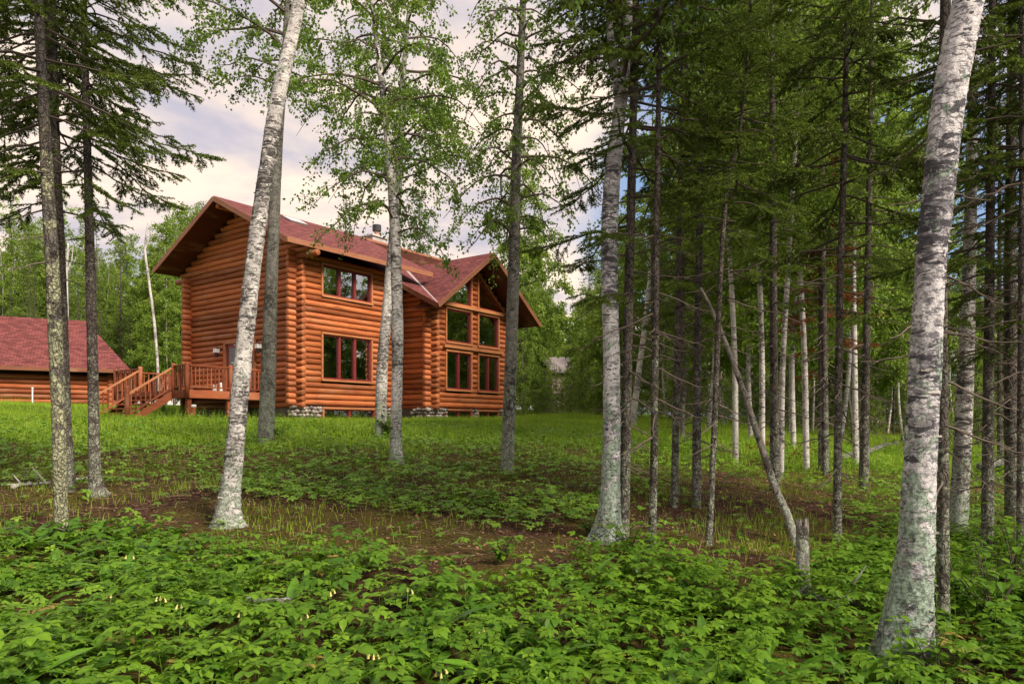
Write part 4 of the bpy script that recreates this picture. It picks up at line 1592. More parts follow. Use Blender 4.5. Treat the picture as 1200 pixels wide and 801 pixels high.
leafy([(1061, 788, 84), (1065, 760, 66), (1069, 705, 54), (1074, 640, 45), (1077, 560, 41), (1083, 450, 39), (1090, 320, 37), (1097, 250, 39), (1110, 130, 41), (1122, 60, 42), (1135, 0, 39), (1150, -80, 35)],
      'big white birch with pale green lichen foot at the right front', M_BIRCHR, lobes=5, sides=56, seg=.03, rough=.085, seed=22, curls=320, crown=dict(h0=5.5, h1=None, R=1.8, nlimb=24, leaf=.06), extra=4)
spruce([(1104, 748, 21), (1105, 690, 16), (1105, 600, 15), (1104, 430, 14), (1102, 200, 14), (1108, 0, 13)], 'brown spruce trunk tucked close behind the big right birch', 'high', seed=23, rot=.9, sides=18)
leafy([(1121, 628, 27), (1126, 560, 22), (1131, 450, 20), (1136, 300, 16), (1139, 150, 12)], 'pale birch behind and right of the big front birch', M_BIRCH, sides=18, seed=24, crown=dict(h0=5, h1=None, R=1.5, nlimb=14, leaf=.06), lobes=4)
spruce([(1157, 645, 16), (1158, 480, 13), (1160, 300, 11), (1162, 100, 9)], 'dark spruce trunk in the thicket near the right edge', 'mid2', seed=25, rot=2.5)
spruce([(1195, 660, 9), (1196, 480, 8), (1197, 300, 7), (1198, 100, 6)], 'thin spruce at the very right edge above hazel leaves', 'mid', seed=26, rot=4.4)

# leaning dead snag and broken stump
Y = ground_hit(934, 640)
Wp, Rp = trunk_from_px([(934, 640, 12), (929, 605, 12), (919, 570, 11), (905, 510, 10), (880, 420, 8), (857, 350, 6), (847, 318, 4)], Y)
Wp[:, 1] += np.linspace(0, .9, len(Wp))
t_ = thing('leaning_snag', Wp[0], 'bare dead trunk leaning left behind the broken stump', 'dead tree')
trunk_mb(Wp - Wp[0], Rp, 12, .12, .06, 0, 31).build('trunk', M_DEADW, t_, smooth=True)
b = MB()
r_ = np.random.default_rng(5)
for k in range(26):
    f = r_.uniform(.25, 1)
    i0 = int(f * (len(Wp) - 1.01))
    p0 = (Wp[i0] + (Wp[i0 + 1] - Wp[i0]) * (f * (len(Wp) - 1.01) - i0)) - Wp[0]
    d = unit(r_.normal(0, 1, 3) * [1, 1, .5])
    ln = r_.uniform(.1, .55)
    q = np.linspace(0, 1, 5)[:, None]
    b.tube(p0 + d * q * ln + np.array([0, 0, -.12]) * q ** 2 * ln, np.linspace(.007, .002, 5), 4, False)
tag(b.build('dead_branchwork', M_TWIGD, t_), None, None, None, 'stuff')
Y = ground_hit(939, 694)
Wp, Rp = trunk_from_px([(938, 696, 36), (939, 684, 22), (940, 660, 17), (940, 635, 16), (940, 618, 16)], Y)
t_ = thing('broken_stump', Wp[0], 'short broken grey stump with splintered top among front leaves', 'stump')
trunk_mb(Wp - Wp[0], Rp, 26, .03, .10, 5, 32, broken=True).build('trunk', M_DEADW, t_, smooth=True)

# ------------------------------------------------------------------ background trees


def proto_leafy(seed, H, R, nlimb, leaf, h0, bark_m, leaf_m, r0=.10, dens=1.0, droop=.5):
    r = np.random.default_rng(seed)
    zs_ = np.linspace(0, H, 7)
    P = np.column_stack([np.cumsum(r.normal(0, .10, 7)), np.cumsum(r.normal(0, .10, 7)), zs_])
    P -= P[0]
    rad = np.linspace(r0, .015, 7)
    tm = trunk_mb(P, rad, 9, .4, .05, 0, seed).mesh('trunk', bark_m, True)

    def axis(h):
        return np.array([np.interp(h, zs_, P[:, k]) for k in range(3)])
    le, li = leafy_crown(seed, axis, h0, H, R, nlimb, leaf, dens=dens, droop=droop)
    return tm, le.mesh('crown', leaf_m), li.mesh('branchwork', M_BTWIG), H


LP = [proto_leafy(101, 13, 2.4, 64, .13, 2.5, M_PALE, M_LEAFB, .065, 1.1),
      proto_leafy(102, 11, 2.6, 64, .13, .8, M_ASPEN, M_LEAFB, .065, 1.1),
      proto_leafy(103, 15, 2.3, 56, .13, 4.0, M_PALE, M_LEAFB, .07, .9),
      proto_leafy(104, 5, 1.7, 34, .11, .25, M_ASPEN, M_LEAFB, .05, .7),
      proto_leafy(105, 3, 1.3, 30, .10, .1, M_ASPEN, M_LEAFB, .03, .7),
      proto_leafy(106, 13, 2.1, 56, .085, 4.6, M_PALE, M_LEAFB, .06, 1.15)]
far_trunk = {}


def far_spruce(x, y, H, kind, label, group, r0=None):
    pr = PROTO[kind]
    sc = H / pr[3]
    key = kind
    if key not in far_trunk:
        hh = pr[3]
        far_trunk[key] = trunk_mb(np.array([[0, 0, 0], [.02, 0, hh * .3], [0, .02, hh * .7], [0, 0, hh]]), [.085, .068, .04, .008], 9, .5, .05, 0, 9).mesh('trunk', M_SPR, True)
    root = thing('spruce_tree', (x, y, float(terrain(x, y))), label, 'tree', group, rnd.uniform(0, 6.28))
    for me, nm in ((far_trunk[key], 'trunk'), (pr[0], 'crown'), (pr[1], 'branchwork'), (pr[2], 'dead_branchwork')):
        if me is not None:
            o = link(nm, me, root)
            if 'branchwork' in nm:
                o['kind'] = 'stuff'
            o.scale = (sc * rnd.uniform(.9, 1.1),) * 2 + (sc,)


def far_leafy(x, y, H, k, label, group, name='birch_tree', cat='tree'):
    tm, le, li, h0 = LP[k]
    sc = H / h0
    root = thing(name, (x, y, float(terrain(x, y))), label, cat, group, rnd.uniform(0, 6.28))
    for me, nm in ((tm, 'trunk'), (le, 'crown'), (li, 'branchwork')):
        o = link(nm, me, root)
        if 'branchwork' in nm:
            o['kind'] = 'stuff'
        o.scale = (sc,) * 3


def at(px, Y):
    return (px - 600) / F * Y


GR_R = 'spruces deep in the forest on the right'
LB_R = 'dark spruce deep in the forest to the right of the lawn'
placed = []


def free(x, y, d):
    if any((x - a) ** 2 + (y - b_) ** 2 < d * d for a, b_ in placed):
        return False
    placed.append((x, y))
    return True


n = 0
for tries in range(4000):
    Y = rnd.uniform(24, 62)
    px = rnd.uniform(700, 1330)
    edge = np.interp(px, [700, 780, 900, 1050, 1120, 1330], [36, 34, 33, 33, 27, 18])
    if Y < edge:
        continue
    x = at(px, Y)
    if not free(x, Y, 1.9 if Y < 40 else 2.6):
        continue
    far_spruce(x, Y, rnd.uniform(9, 14.5), rnd.choice(['far', 'far3', 'far3']), LB_R, GR_R)
    n += 1
    if n >= 50:
        break
# close spruces just off and at the right edge, and near the big birch
for px, Y, H, kd in ((1186, 9.0, 11, 'mid2'), (1240, 7.5, 12, 'low'), (1172, 21, 13, 'high'), (1255, 20, 13, 'far')):
    far_spruce(at(px, Y), Y, H, kd, 'dark thicket spruce along the edge', 'spruces in the thicket at the right edge')
for px, Y, H, kd in ((800, 21.5, 11, 'mid2'), (765, 23, 11.5, 'mid')):
    far_spruce(at(px, Y), Y, H, kd, 'spruce behind the front trunks', 'spruces behind the front trunks')
for x, y, H, kd in ((8.8, 3.2, 12, 'far'), (8.6, -2.2, 12, 'far2')):  # added out of view to cast shade on the right foreground
    far_spruce(x, y, H, kd, 'unseen spruce added beyond the right edge to shade the foreground', 'unseen shade trees added outside the frame')
pr = PROTO['rust']
far_spruce(at(963, 15.5), 15.5, 10.5, 'rust', 'dead spruce with rust-red needles amid the green forest', None)

# pale birches and leafy trees in the right-hand forest
for px, Y, k, H in ((848, 31, 0, 12), (782, 34, 2, 14), (925, 29, 0, 12), (952, 31, 2, 13), (800, 38, 2, 14), (1058, 27, 0, 12), (898, 36, 2, 14), (1000, 34, 0, 13), (1120, 30, 2, 14), (835, 42, 2, 15), (1040, 38, 2, 15), (880, 45, 2, 16)):
    far_leafy(at(px, Y), Y, H, k, 'pale birch among spruces', 'birches in the right-hand forest')
for k_ in range(46):
    px = rnd.uniform(690, 1200)
    Y = rnd.uniform(30, 44) if px < 1050 else rnd.uniform(24, 38)
    far_leafy(at(px, Y), Y, rnd.uniform(1.2, 3.2), 4, 'low green bush under the spruces beyond the lawn', 'bushes under the right-hand forest', 'bush', 'bush')

# light leafy trees catching the sky above the right-hand forest
for px, Y, k, H in ((945, 15.5, 5, 15), (893, 18, 5, 16), (1003, 17, 5, 15), (930, 21, 0, 16), (985, 24, 2, 17), (880, 25, 0, 17), (915, 14, 5, 13), (862, 16, 5, 14), (830, 28, 2, 18)):
    far_leafy(at(px, Y), Y, H, k, 'light green tree above spruces', 'light green trees above the spruces', 'leafy_tree')
for k_ in range(40):
    px = rnd.uniform(720, 1260)
    Y = rnd.uniform(36, 60)
    if free(at(px, Y), Y, 2.0):
        far_leafy(at(px, Y), Y, rnd.uniform(6, 12), 1, 'leafy tree deep in the right-hand forest', 'leafy trees deep in the right-hand forest', 'leafy_tree')
# closing wall of far woods on the right
n = 0
for tries in range(2000):
    Y = rnd.uniform(62, 105)
    px = rnd.uniform(590, 1420)
    if not free(at(px, Y), Y, 4.2):
        continue
    if rnd.random() < .5:
        far_spruce(at(px, Y), Y, rnd.uniform(11, 17), rnd.choice(['far2', 'far3']), 'distant spruce closing the forest on the right', 'far woods on the right')
    else:
        far_leafy(at(px, Y), Y, rnd.uniform(8, 14), 1, 'distant leafy tree closing the forest on the right', 'far leafy woods on the right', 'leafy_tree')
    n += 1
    if n > 85:
        break

# unseen spruces added left of the frame to keep skylight off the gable 
n = 0
for tries in range(3000):
    y = rnd.uniform(2, 36)
    x = rnd.uniform(-38, 0)
    if x > -.80 * y - 4.5:
        continue
    if not free(x, y, 2.7):
        continue
    far_spruce(x, y, rnd.uniform(11, 15), rnd.choice(['far', 'far2']), 'unseen spruce added beyond the left edge to darken the gable', 'unseen shade trees added outside the frame')
    n += 1
    if n > 32:
        break

# leafy bushes and trees between the cabin and the forest
for px, Y, H, k in ((618, 47, 8, 1), (628, 52, 8.5, 1), (694, 50, 6.5, 3), (690, 46, 8, 1), (625, 58, 13.5, 0), (700, 60, 14, 2), (655, 62, 9, 1), (612, 44, 4.5, 3), (652, 44, 2.9, 3), (672, 46, 3.1, 3), (640, 46, 3.8, 3), (680, 43, 4, 3), (715, 42, 5, 3), (632, 41, 2.6, 4), (664, 41, 2.4, 4), (700, 39, 2.6, 4), (735, 38, 3, 4), (610, 37, 1.6, 4), (624, 38, 1.7, 4), (640, 38, 1.8, 4), (655, 37, 1.7, 4), (684, 37, 1.9, 4), (712, 36, 1.8, 4), (640, 66, 11, 1), (676, 70, 10, 1), (720, 52, 13, 0)):
    far_leafy(at(px, Y), Y, H, k, 'bright leafy tree beyond the cabin' if k < 3 else 'bright bush on the lawn edge', 'leafy trees right of the cabin' if k < 3 else 'bushes right of the cabin', 'leafy_tree' if k < 3 else 'bush', 'tree' if k < 3 else 'bush')
far_spruce(at(690, 56), 56, 15, 'far2', 'dark spruce towering over the bushes right of the cabin', None)
far_leafy(at(613, 50), 50, 19, 0, 'tall loose-crowned birch rising behind the right end of the cabin roof', None)

# woods behind garage and cabin on the left
GR_L = 'spruces in the woods behind the garage'
n = 0
for tries in range(3000):
    Y = rnd.uniform(50, 85)
    px = rnd.uniform(-120, 330)
    x = at(px, Y)
    if not free(x, Y, 2.8):
        continue
    target = np.interp(px, [-120, 0, 100, 170, 240, 330], [225, 240, 262, 275, 252, 330]) + rnd.uniform(-8, 60)
    H = (YH - target) / F * Y + EYE - float(terrain(x, Y))
    if H < 4:
        continue
    if rnd.random() < np.interp(px, [0, 120, 260], [.75, .55, .25]):
        far_spruce(x, Y, H, rnd.choice(['far2', 'far3', 'far3']), 'spruce in the green woods behind the garage', GR_L)
    else:
        far_leafy(x, Y, H, rnd.choice([0, 1, 2]), 'leafy tree in the green woods behind the garage', 'leafy trees in the woods behind the garage', 'leafy_tree')
    n += 1
    if n >= 75:
        break
for px, Y, top in ((205, 58, 238), (228, 62, 245), (190, 66, 262), (245, 72, 240), (60, 60, 215), (20, 58, 230), (92, 66, 240)):
    x = at(px, Y)
    far_leafy(x, Y, (YH - top) / F * Y + EYE - float(terrain(x, Y)), 0 if px > 150 else 2, 'tall light birch left of cabin' if px > 150 else 'tall light birch behind left spruces', 'tall birches left of the cabin' if px > 150 else 'tall birches behind the garage')
for px, Y, top, kd, lb in ((405, 62, 226, 'far3', 'lone spruce tip showing above the main roof ridge'), (503, 66, 278, 'far3', 'low spruce tip beside the pine above the cabin roof')):
    x = at(px, Y)
    far_spruce(x, Y, (YH - top) / F * Y + EYE - float(terrain(x, Y)), kd, lb, None)
x = at(490, 58)
pl = proto_leafy(140, 17.6, 1.7, 26, .16, 12.5, M_SPR, M_NEEDB, .16, .8, .1)
rt = thing('pine_tree', (x, 58, float(terrain(x, 58))), 'round-topped pine showing above the roof right of the chimney', 'tree')
for me, nm in zip(pl[:3], ('trunk', 'crown', 'branchwork')):
    link(nm, me, rt)
for px, Y, top in ((-20, 47, 300), (12, 50, 318), (40, 48, 330), (66, 52, 310), (92, 50, 335), (118, 54, 345), (150, 56, 360), (-45, 50, 310), (28, 56, 300)):
    x = at(px, Y)
    far_spruce(x, Y, (YH - top) / F * Y + EYE - float(terrain(x, Y)), 'far2', 'dark spruce close behind the garage roof', 'dark spruces behind the garage')
# crooked bare white trunk by the woods
t_ = None
for poly, lb in (([(185, 434, 3.6), (181, 380, 3.6), (174, 325, 3.2), (170, 292, 2.8), (173, 262, 1.6)], 'crooked bare white birch stem before the woods between garage and cabin'),
                 ([(79, 375, 3.5), (78, 320, 3.5), (80, 285, 2.6)], 'pale birch stem behind the garage roof near the left trunks')):
    Wp, Rp = trunk_from_px([(poly[0][0], 470, 4)] + poly, 48)
    Wp[0][2] = float(terrain(Wp[0][0], 48))
    t_ = thing('bare_birch', Wp[0], lb, 'dead tree')
    trunk_mb(Wp - Wp[0], Rp, 10, .3, .05, 0, 41).build('trunk', M_PALE, t_, smooth=True)
    b = MB()
    e = Wp[-2] - Wp[0]
    b.tube([e, e + [.35, 0, .9], e + [.45, 0, 1.9]], [.06, .04, .015], 6)
    b.build('limb', M_PALE, t_)
#PART3

# ------------------------------------------------------------------ ground plants


def leaflet(l, wd, n=4, fold=.22, droop=.35, lift=0.0, peak=.42):
    if n == 1:
        V = np.array([(0, 0, 0), (.45 * l, wd / 2, (lift * .45 - droop * .2 + fold * .4) * l), (l, 0, (lift - droop) * l), (.45 * l, -wd / 2, (lift * .45 - droop * .2 + fold * .4) * l), (.5 * l, 0, (lift * .5 - droop * .25) * l)])
        return V, np.array([(0, 4, 2, 1), (4, 0, 3, 2)])
    t = np.linspace(0, 1, n + 1)
    hw = wd / 2 * np.where(t < peak, np.sin(np.pi / 2 * np.clip(t / peak, 0, 1)) ** .8, np.cos(np.pi / 2 * np.clip((t - peak) / (1 - peak), 0, 1)) ** .9)
    hw = np.maximum(hw, .0006)
    cx = l * t
    cz = lift * l * t - droop * l * t ** 2
    C = np.column_stack([cx, 0 * t, cz])
    Lf = np.column_stack([cx, hw, cz + fold * hw])
    Rt = np.column_stack([cx, -hw, cz + fold * hw])
    V = np.vstack([C, Lf, Rt])
    m = n + 1
    Q = []
    for i in range(n):
        Q += [(i, i + 1, m + i + 1, m + i), (i + 1, i, 2 * m + i, 2 * m + i + 1)]
    return V, np.array(Q)


def rotz(V, a):
    c, s = math.cos(a), math.sin(a)
    return V @ np.array([[c, s, 0], [-s, c, 0], [0, 0, 1]])


def roty(V, a):
    c, s = math.cos(a), math.sin(a)
    return V @ np.array([[c, 0, -s], [0, 1, 0], [s, 0, c]])


def join(parts):
    Vs, Qs, n = [], [], 0
    for V, Q in parts:
        Vs.append(V); Qs.append(Q + n); n += len(V)
    return np.vstack(Vs), np.vstack(Qs)


def stem(p, q, wd=.0022):
    p, q = np.array(p, float), np.array(q, float)
    d = unit(q - p)
    a = np.cross(d, [.3, .9, .1])
    a = a / np.linalg.norm(a) * wd
    b_ = np.cross(d, a)
    V = np.array([p + a, p - a, q - a * .7, q + a * .7, p + b_, p - b_, q - b_ * .7, q + b_ * .7])
    return V, np.array([(0, 1, 2, 3), (4, 5, 6, 7)])


def compound(r, nleaf=3, nlf=5, l=.085, h=.26):
    parts = []
    for k in range(nleaf):
        a = k * 2 * math.pi / nleaf + r.uniform(-.35, .35)
        rise = r.uniform(.15, .55)
        pl_ = r.uniform(.07, .12)
        j = np.array([math.cos(a) * pl_, math.sin(a) * pl_, h + pl_ * rise])
        parts.append(stem((0, 0, h), j, .0016))
        angs = [0, .85, -.85] if nlf == 3 else [0, .75, -.75, 1.75, -1.75]
        for i, da in enumerate(angs):
            ll = l * (1.15 if i == 0 else .95 if i < 3 else .75) * r.uniform(.85, 1.15)
            V, Q = leaflet(ll, ll * r.uniform(.58, .72), 3, .18, r.uniform(.15, .5), r.uniform(-.1, .2), .47)
            V = V + [.012, 0, 0]
            V = rotz(V, a + da + r.uniform(-.15, .15)) + j
            parts.append((V, Q))
    parts.append(stem((0, 0, -.03), (0, 0, h), .0024))
    return join(parts)


def lily(r, n=4, l=.19):
    parts = []
    for k in range(n):
        ll = l * r.uniform(.75, 1.2)
        V, Q = leaflet(ll, ll * .34, 6, .30, r.uniform(.45, .95), 0, .55)
        V = roty(V, -r.uniform(.7, 1.15)) + [.008, 0, 0]
        parts.append((rotz(V, k * 6.283 / n + r.uniform(-.4, .4)), Q))
    return join(parts)


def whorl(r, n=6, l=.055, h=.10, seg=2):
    parts = []
    for k in range(n):
        ll = l * r.uniform(.75, 1.15)
        V, Q = leaflet(ll, ll * .6, seg, .2, r.uniform(.1, .4), r.uniform(0, .3))
        parts.append((rotz(V + [.004, 0, 0], k * 6.283 / n + r.uniform(-.2, .2)) + [0, 0, h], Q))
    return join(parts)


def herb(r, h=.35, n=9, l=.075):
    """upright stem with alternate ovate leaves"""
    parts = [stem((0, 0, -.03), (r.uniform(-.03, .03), r.uniform(-.03, .03), h), .0026)]
    for k in range(n):
        z = h * (.25 + .75 * (k + 1) / n)
        ll = l * (1.1 - .45 * k / n) * r.uniform(.8, 1.2)
        V, Q = leaflet(ll, ll * .62, 4, .18, r.uniform(.15, .6), r.uniform(-.05, .35))
        parts.append((rotz(V + [.02, 0, 0], k * 2.4 + r.uniform(-.3, .3)) + [0, 0, z], Q))
    return join(parts)


def scatter(mb_, temps, P, sc, tilt, tintc=.5, tintv=.3, seed=0, nrm=True):
    r = np.random.default_rng(seed)
    which = r.integers(0, len(temps), len(P))
    for k, (V, Q) in enumerate(temps):
        m = which == k
        N = int(m.sum())
        if not N:
            continue
        a = r.uniform(0, 6.28, N)
        tx, ty = r.normal(0, tilt, N), r.normal(0, tilt, N)
        s = np.broadcast_to(sc, (len(P),))[m] * r.uniform(.8, 1.2, N)
        c, s_ = np.cos(a), np.sin(a)
        X = V[None, :, 0] * c[:, None] - V[None, :, 1] * s_[:, None]
        Yv = V[None, :, 0] * s_[:, None] + V[None, :, 1] * c[:, None]
        Z = np.broadcast_to(V[None, :, 2], X.shape)
        Z2 = Z + X * tx[:, None] + Yv * ty[:, None]
        X2 = X - Z * tx[:, None]
        Y2 = Yv - Z * ty[:, None]
        VV = np.stack([X2, Y2, Z2], -1) * s[:, None, None] + P[m][:, None]
        QQ = Q[None] + (np.arange(N) * len(V))[:, None, None]
        tn = np.broadcast_to(tintc, (len(P),))[m]
        nb = len(V)
        tint = np.clip(tn[:, None] + r.uniform(-tintv, tintv, (N, 1)) + r.uniform(-.06, .06, (N, nb)), 0, .925)
        tint[r.random(N) < .012] = 1.0
        mb_.add(VV.reshape(-1, 3), QQ.reshape(-1, 4), None, tint.ravel())


def sample(n, y0, y1, spread=.92, seed=0):
    n = int(n * 1.12)
    r = np.random.default_rng(seed)
    y = np.sqrt(r.uniform(y0 * y0, y1 * y1, n))
    x = y * r.uniform(-spread, spread, n)
    return x, y, r


r_ = np.random.default_rng(77)
T_comp = [compound(r_, 3, 5) for _ in range(5)] + [compound(r_, 3, 5, .075, .20) for _ in range(3)]
T_tri = [compound(r_, 3, 3, .07, .16) for _ in range(4)]
T_lily = [lily(r_, int(r_.integers(3, 5))) for _ in range(6)]
T_whorl = [whorl(r_, 6, .055, .09, 2) for _ in range(5)]
T_whl = [whorl(r_, 5, .06, r_.uniform(.05, .12), 1) for _ in range(6)]
T_herb = [herb(r_, r_.uniform(.28, .45)) for _ in range(5)]


def trunk_clear(x, y):
    return np.ones(len(x), bool)


# foreground: sarsaparilla-like compound leaves, lilies, low whorls
x, y, r = sample(5200, 2.9, 11.5, seed=1)
fg, mi, la, px, py = zone(x, y)
cl = fbm(x * 1.1, y * 1.1, 55)
k = r.random(len(x)) < fg * np.clip((cl - .30) * 3.2, .12, 1)
b = MB()
P = np.column_stack([x, y, terrain(x, y)])[k]
scatter(b, T_comp, P, r.uniform(.34, .80, len(P)), .18, np.clip(.05 + cl[k] * .9, 0, 1), .34, 3)
x, y, r = sample(3400, 2.9, 12, seed=11)
fg, mi, la, px, py = zone(x, y)
k = r.random(len(x)) < np.clip(fg + .05 * (px > 640), 0, 1) * .8
scatter(b, T_tri, np.column_stack([x, y, terrain(x, y)])[k], r.uniform(.5, 1.05, int(k.sum())), .20, .5, .40, 4)
x, y, r = sample(360, 2.9, 11, seed=12)
fg, mi, la, px, py = zone(x, y)
k = r.random(len(x)) < np.clip(fg * np.interp(px, [0, 600, 900, 1200], [.5, .55, .8, 1]), 0, 1)
scatter(b, T_herb, np.column_stack([x, y, terrain(x, y)])[k], np.interp(px[k], [0, 800, 1200], [.7, .8, 1.15]), .12, .5, .3, 5)
tag(b.build('leafy_ground_cover', M_HERB), 'knee-high compound-leaved plants carpeting the front of the picture', None, None, 'stuff')

x, y, r = sample(3000, 2.9, 11.0, seed=2)
fg, mi, la, px, py = zone(x, y)
cl2 = fbm(x * .8 + 9, y * .8, 65)
k = r.random(len(x)) < fg * np.clip((cl2 - .38) * 4, .15, 1)
b = MB()
P = np.column_stack([x, y, terrain(x, y)])[k]
scatter(b, T_lily, P, r.uniform(.75, 1.25, len(P)), .12, .5, .4, 6)
tag(b.build('lily_ground_cover', M_LILY), 'broad glossy lily leaves among the front ground cover', None, None, 'stuff')

# low whorled leaves: everywhere leafy, near and middle distance
b = MB()
x, y, r = sample(7600, 2.9, 10, seed=21)
fg, mi, la, px, py = zone(x, y)
k = r.random(len(x)) < np.clip(fg * .95 + mi * .9 + .06, 0, 1)
scatter(b, T_whorl, np.column_stack([x, y, terrain(x, y)])[k], 1.0, .18, .45, .4, 7)
x, y, r = sample(30500, 8.0, 23, seed=22)
fg, mi, la, px, py = zone(x, y)
cl = fbm(x * .9, y * .9, 75)
bare = (1 - mi) * (1 - fg) * (1 - la)
w_ = np.clip(mi * np.clip((cl - .26) * 3.4, .2, 1) + fg * .4 + la * .34 + bare * np.clip((cl - .52) * 4, .012, .55) * np.interp(px, [0, 650, 800, 1200], [.5, .6, 1.5, 1.9]), 0, 1)
k = r.random(len(x)) < w_
scatter(b, T_whl, np.column_stack([x, y, terrain(x, y)])[k], r.uniform(.7, 1.15, int(k.sum())), .22, np.clip(.1 + cl[k] * .8, 0, 1), .3, 8)
x, y, r = sample(3000, 9.0, 22, seed=23)
fg, mi, la, px, py = zone(x, y)
k = r.random(len(x)) < np.clip(mi * .55 + la * .25 + .03, 0, 1)
scatter(b, T_tri, np.column_stack([x, y, terrain(x, y)])[k], 1.05, .15, .45, .35, 9)
tag(b.build('low_ground_cover', M_LOWH), 'low whorled leaves covering the slope between duff and lawn', None, None, 'stuff')

# grass
def blades(n, y0, y1, seed, dens, hmin, hmax, wd):
    x, y, r = sample(int(n / 1.12), y0, y1, .86, seed)
    n = len(x)
    fg, mi, la, px, py = zone(x, y)
    k = r.random(n) < dens(fg, mi, la, x, y, px, py)
    u = (x - XC) * UX + (y - YC) * UY
    v = -(x - XC) * UY + (y - YC) * UX
    if hmax > .29:
        k &= ~((u > -3) & (u < 14) & (v > -5.2) & (v < W))
    k &= ~((u > -.05) & (u < UEND) & (v > np.where((u > UB0 - .1) & (u < UB1 + .1), -Q_ - .08, -.08)) & (v < W))
    x, y = x[k], y[k]
    m = len(x)
    a = r.uniform(0, 6.28, m)
    hh = r.uniform(hmin, hmax, m) * (.6 + .8 * fbm(x * .6, y * .6, 91))
    ln = r.normal(0, .35, (m, 2)) * hh[:, None]
    B = np.column_stack([x, y, terrain(x, y) - .01])
    S = np.column_stack([np.cos(a), np.sin(a), 0 * a]) * (wd * r.uniform(.6, 1.2, m))[:, None]
    M1 = B + np.column_stack([ln * .35, hh * .6])
    E = B + np.column_stack([ln, hh * (1 - .12 * r.random(m))])
    V = np.stack([B - S, B + S, M1 + S * .7, M1 - S * .7, E], 1).reshape(-1, 3)
    i = np.arange(m)[:, None] * 5
    tint = np.clip(.1 + .8 * fbm(x * .5, y * .5, 95) + r.uniform(-.25, .25, m), 0, .925)
    tint[r.random(m) < .03] = 1.0
    return V, i + [0, 1, 2, 3], i + [3, 2, 4], np.repeat(tint, 5)


b = MB()
b.add(*blades(165000, 14, 40, 31, lambda fg, mi, la, x, y, px, py: la * .95 + mi * .10, .10, .24, .0075))
b.add(*blades(16000, 20, 34, 33, lambda fg, mi, la, x, y, px, py: la * np.clip((fbm(x * .4, y * .4, 99) - .45) * 5, 0, 1), .30, .55, .004))
b.add(*blades(60000, 6.0, 16, 32, lambda fg, mi, la, x, y, px, py: np.clip((fbm(x * 1.4, y * 1.4, 97) - .44) * 3.0, .05, .9) * (1 - fg) * (1 - .4 * mi), .05, .17, .0028))
tag(b.build('grass', M_GRASS), 'bright lawn grass and thin tufts on the slope', None, None, 'stuff')

# twigs, cones and dead leaves on the bare duff
b = MB()
x, y, r = sample(9500, 5, 16, seed=41)
fg, mi, la, px, py = zone(x, y)
k = (r.random(len(x)) < (1 - fg) * (1 - la))
x, y = x[k], y[k]
m = len(x)
a = r.uniform(0, 6.28, m)
D = unit(np.column_stack([np.cos(a), np.sin(a), r.normal(0, .15, m)]))
S = np.column_stack([x, y, terrain(x, y) + .008])
strips(b, S, D, r.uniform(.04, .30, m), r.uniform(.002, .006, m), r.random(m))
S2 = S + D * .08
strips(b, S2, unit(D + r.normal(0, .6, (m, 3)) * [1, 1, .3]), r.uniform(.04, .14, m), .002, r.random(m))
tag(b.build('twig_litter', leaf_mat('litter', (.05, .028, .018), (.24, .16, .11), .0, .9, .1)), 'dry twigs scattered over the brown needle floor', None, None, 'stuff')
b = MB()
x, y, r = sample(16000, 5, 15, seed=42)
fg, mi, la, px, py = zone(x, y)
k = (r.random(len(x)) < (1 - fg) * (1 - la) * .7)
x, y = x[k], y[k]
m = len(x)
D = unit(r.normal(0, 1, (m, 3)) * [1, 1, .25])
add_leaves(b, np.column_stack([x, y, terrain(x, y) + .012]), D, unit(np.cross(D, r.normal(0, .3, (m, 3)) + [0, 0, 1])), r.uniform(.025, .055, m), r.uniform(.015, .035, m), r.random(m))
tag(b.build('leaf_litter', leaf_mat('dead_leaf', (.08, .04, .025), (.36, .21, .12), .1, .85, .1)), 'dead brown leaves lying on the needle floor', None, None, 'stuff')

# yellow bell flowers standing out of the front leaves
M_YEL = flat_mat('yellow_petal', (.62, .52, .19), .6, .3)
M_STEM = flat_mat('green_stem', (.12, .22, .04), .6, .3)
FLB = ['above the root zone of the leaning birch', 'farthest left and highest, close to the brown floor', 'right of another clump at left', 'farthest left of all', 'just left of the grey stick', 'upper of two clumps below the crossing birches, left', 'upper of two clumps below the crossing birches, right', 'low in the middle, the fuller clump', 'low in the middle, beside a fuller clump', 'lowest, at the bottom edge', 'farthest right', 'just above the grey stick']
FL = [(186, 700, 'three'), (150, 651, 'two'), (210, 708, 'two'), (128, 695, 'two'), (283, 716, 'one'), (385, 692, 'two'), (476, 690, 'two'), (435, 767, 'three'), (457, 763, 'one'), (514, 787, 'three'), (564, 738, 'three'), (352, 720, 'two')]
for i, (px, py, cnt) in enumerate(FL):
    Y = ground_hit(px, py + 45)
    p = px2w(px, py + 45, Y)
    p[2] = terrain(p[0], p[1])
    hgt = float(EYE + (YH - py) / F * Y - p[2])
    hgt = min(max(hgt, .18), .30)
    root = thing('yellow_flower', p, 'small pale yellow bell flowers, ' + FLB[i], 'flower', 'yellow flowers in the front leaves')
    b = MB()
    b.tube([(0, 0, -.02), (.005, 0, hgt * .6), (.012, 0, hgt)], [.003, .0025, .002], 5)
    b.build('stalk', M_STEM, root)
    for k in range({'one': 1, 'two': 2, 'three': 3}[cnt]):
        b = MB()
        a = k * 2.1 + i
        c = np.array([.012 + .022 * math.cos(a), .022 * math.sin(a), hgt + .006 * k])
        b.tube([c, c + [.006 * math.cos(a), .006 * math.sin(a), -.012], c + [.009 * math.cos(a), .009 * math.sin(a), -.026]], [.0015, .0045, .0075], 6, False)
        b.build('bell', M_YEL, root)

# hazel shrub at the lower right, saplings and small bushes


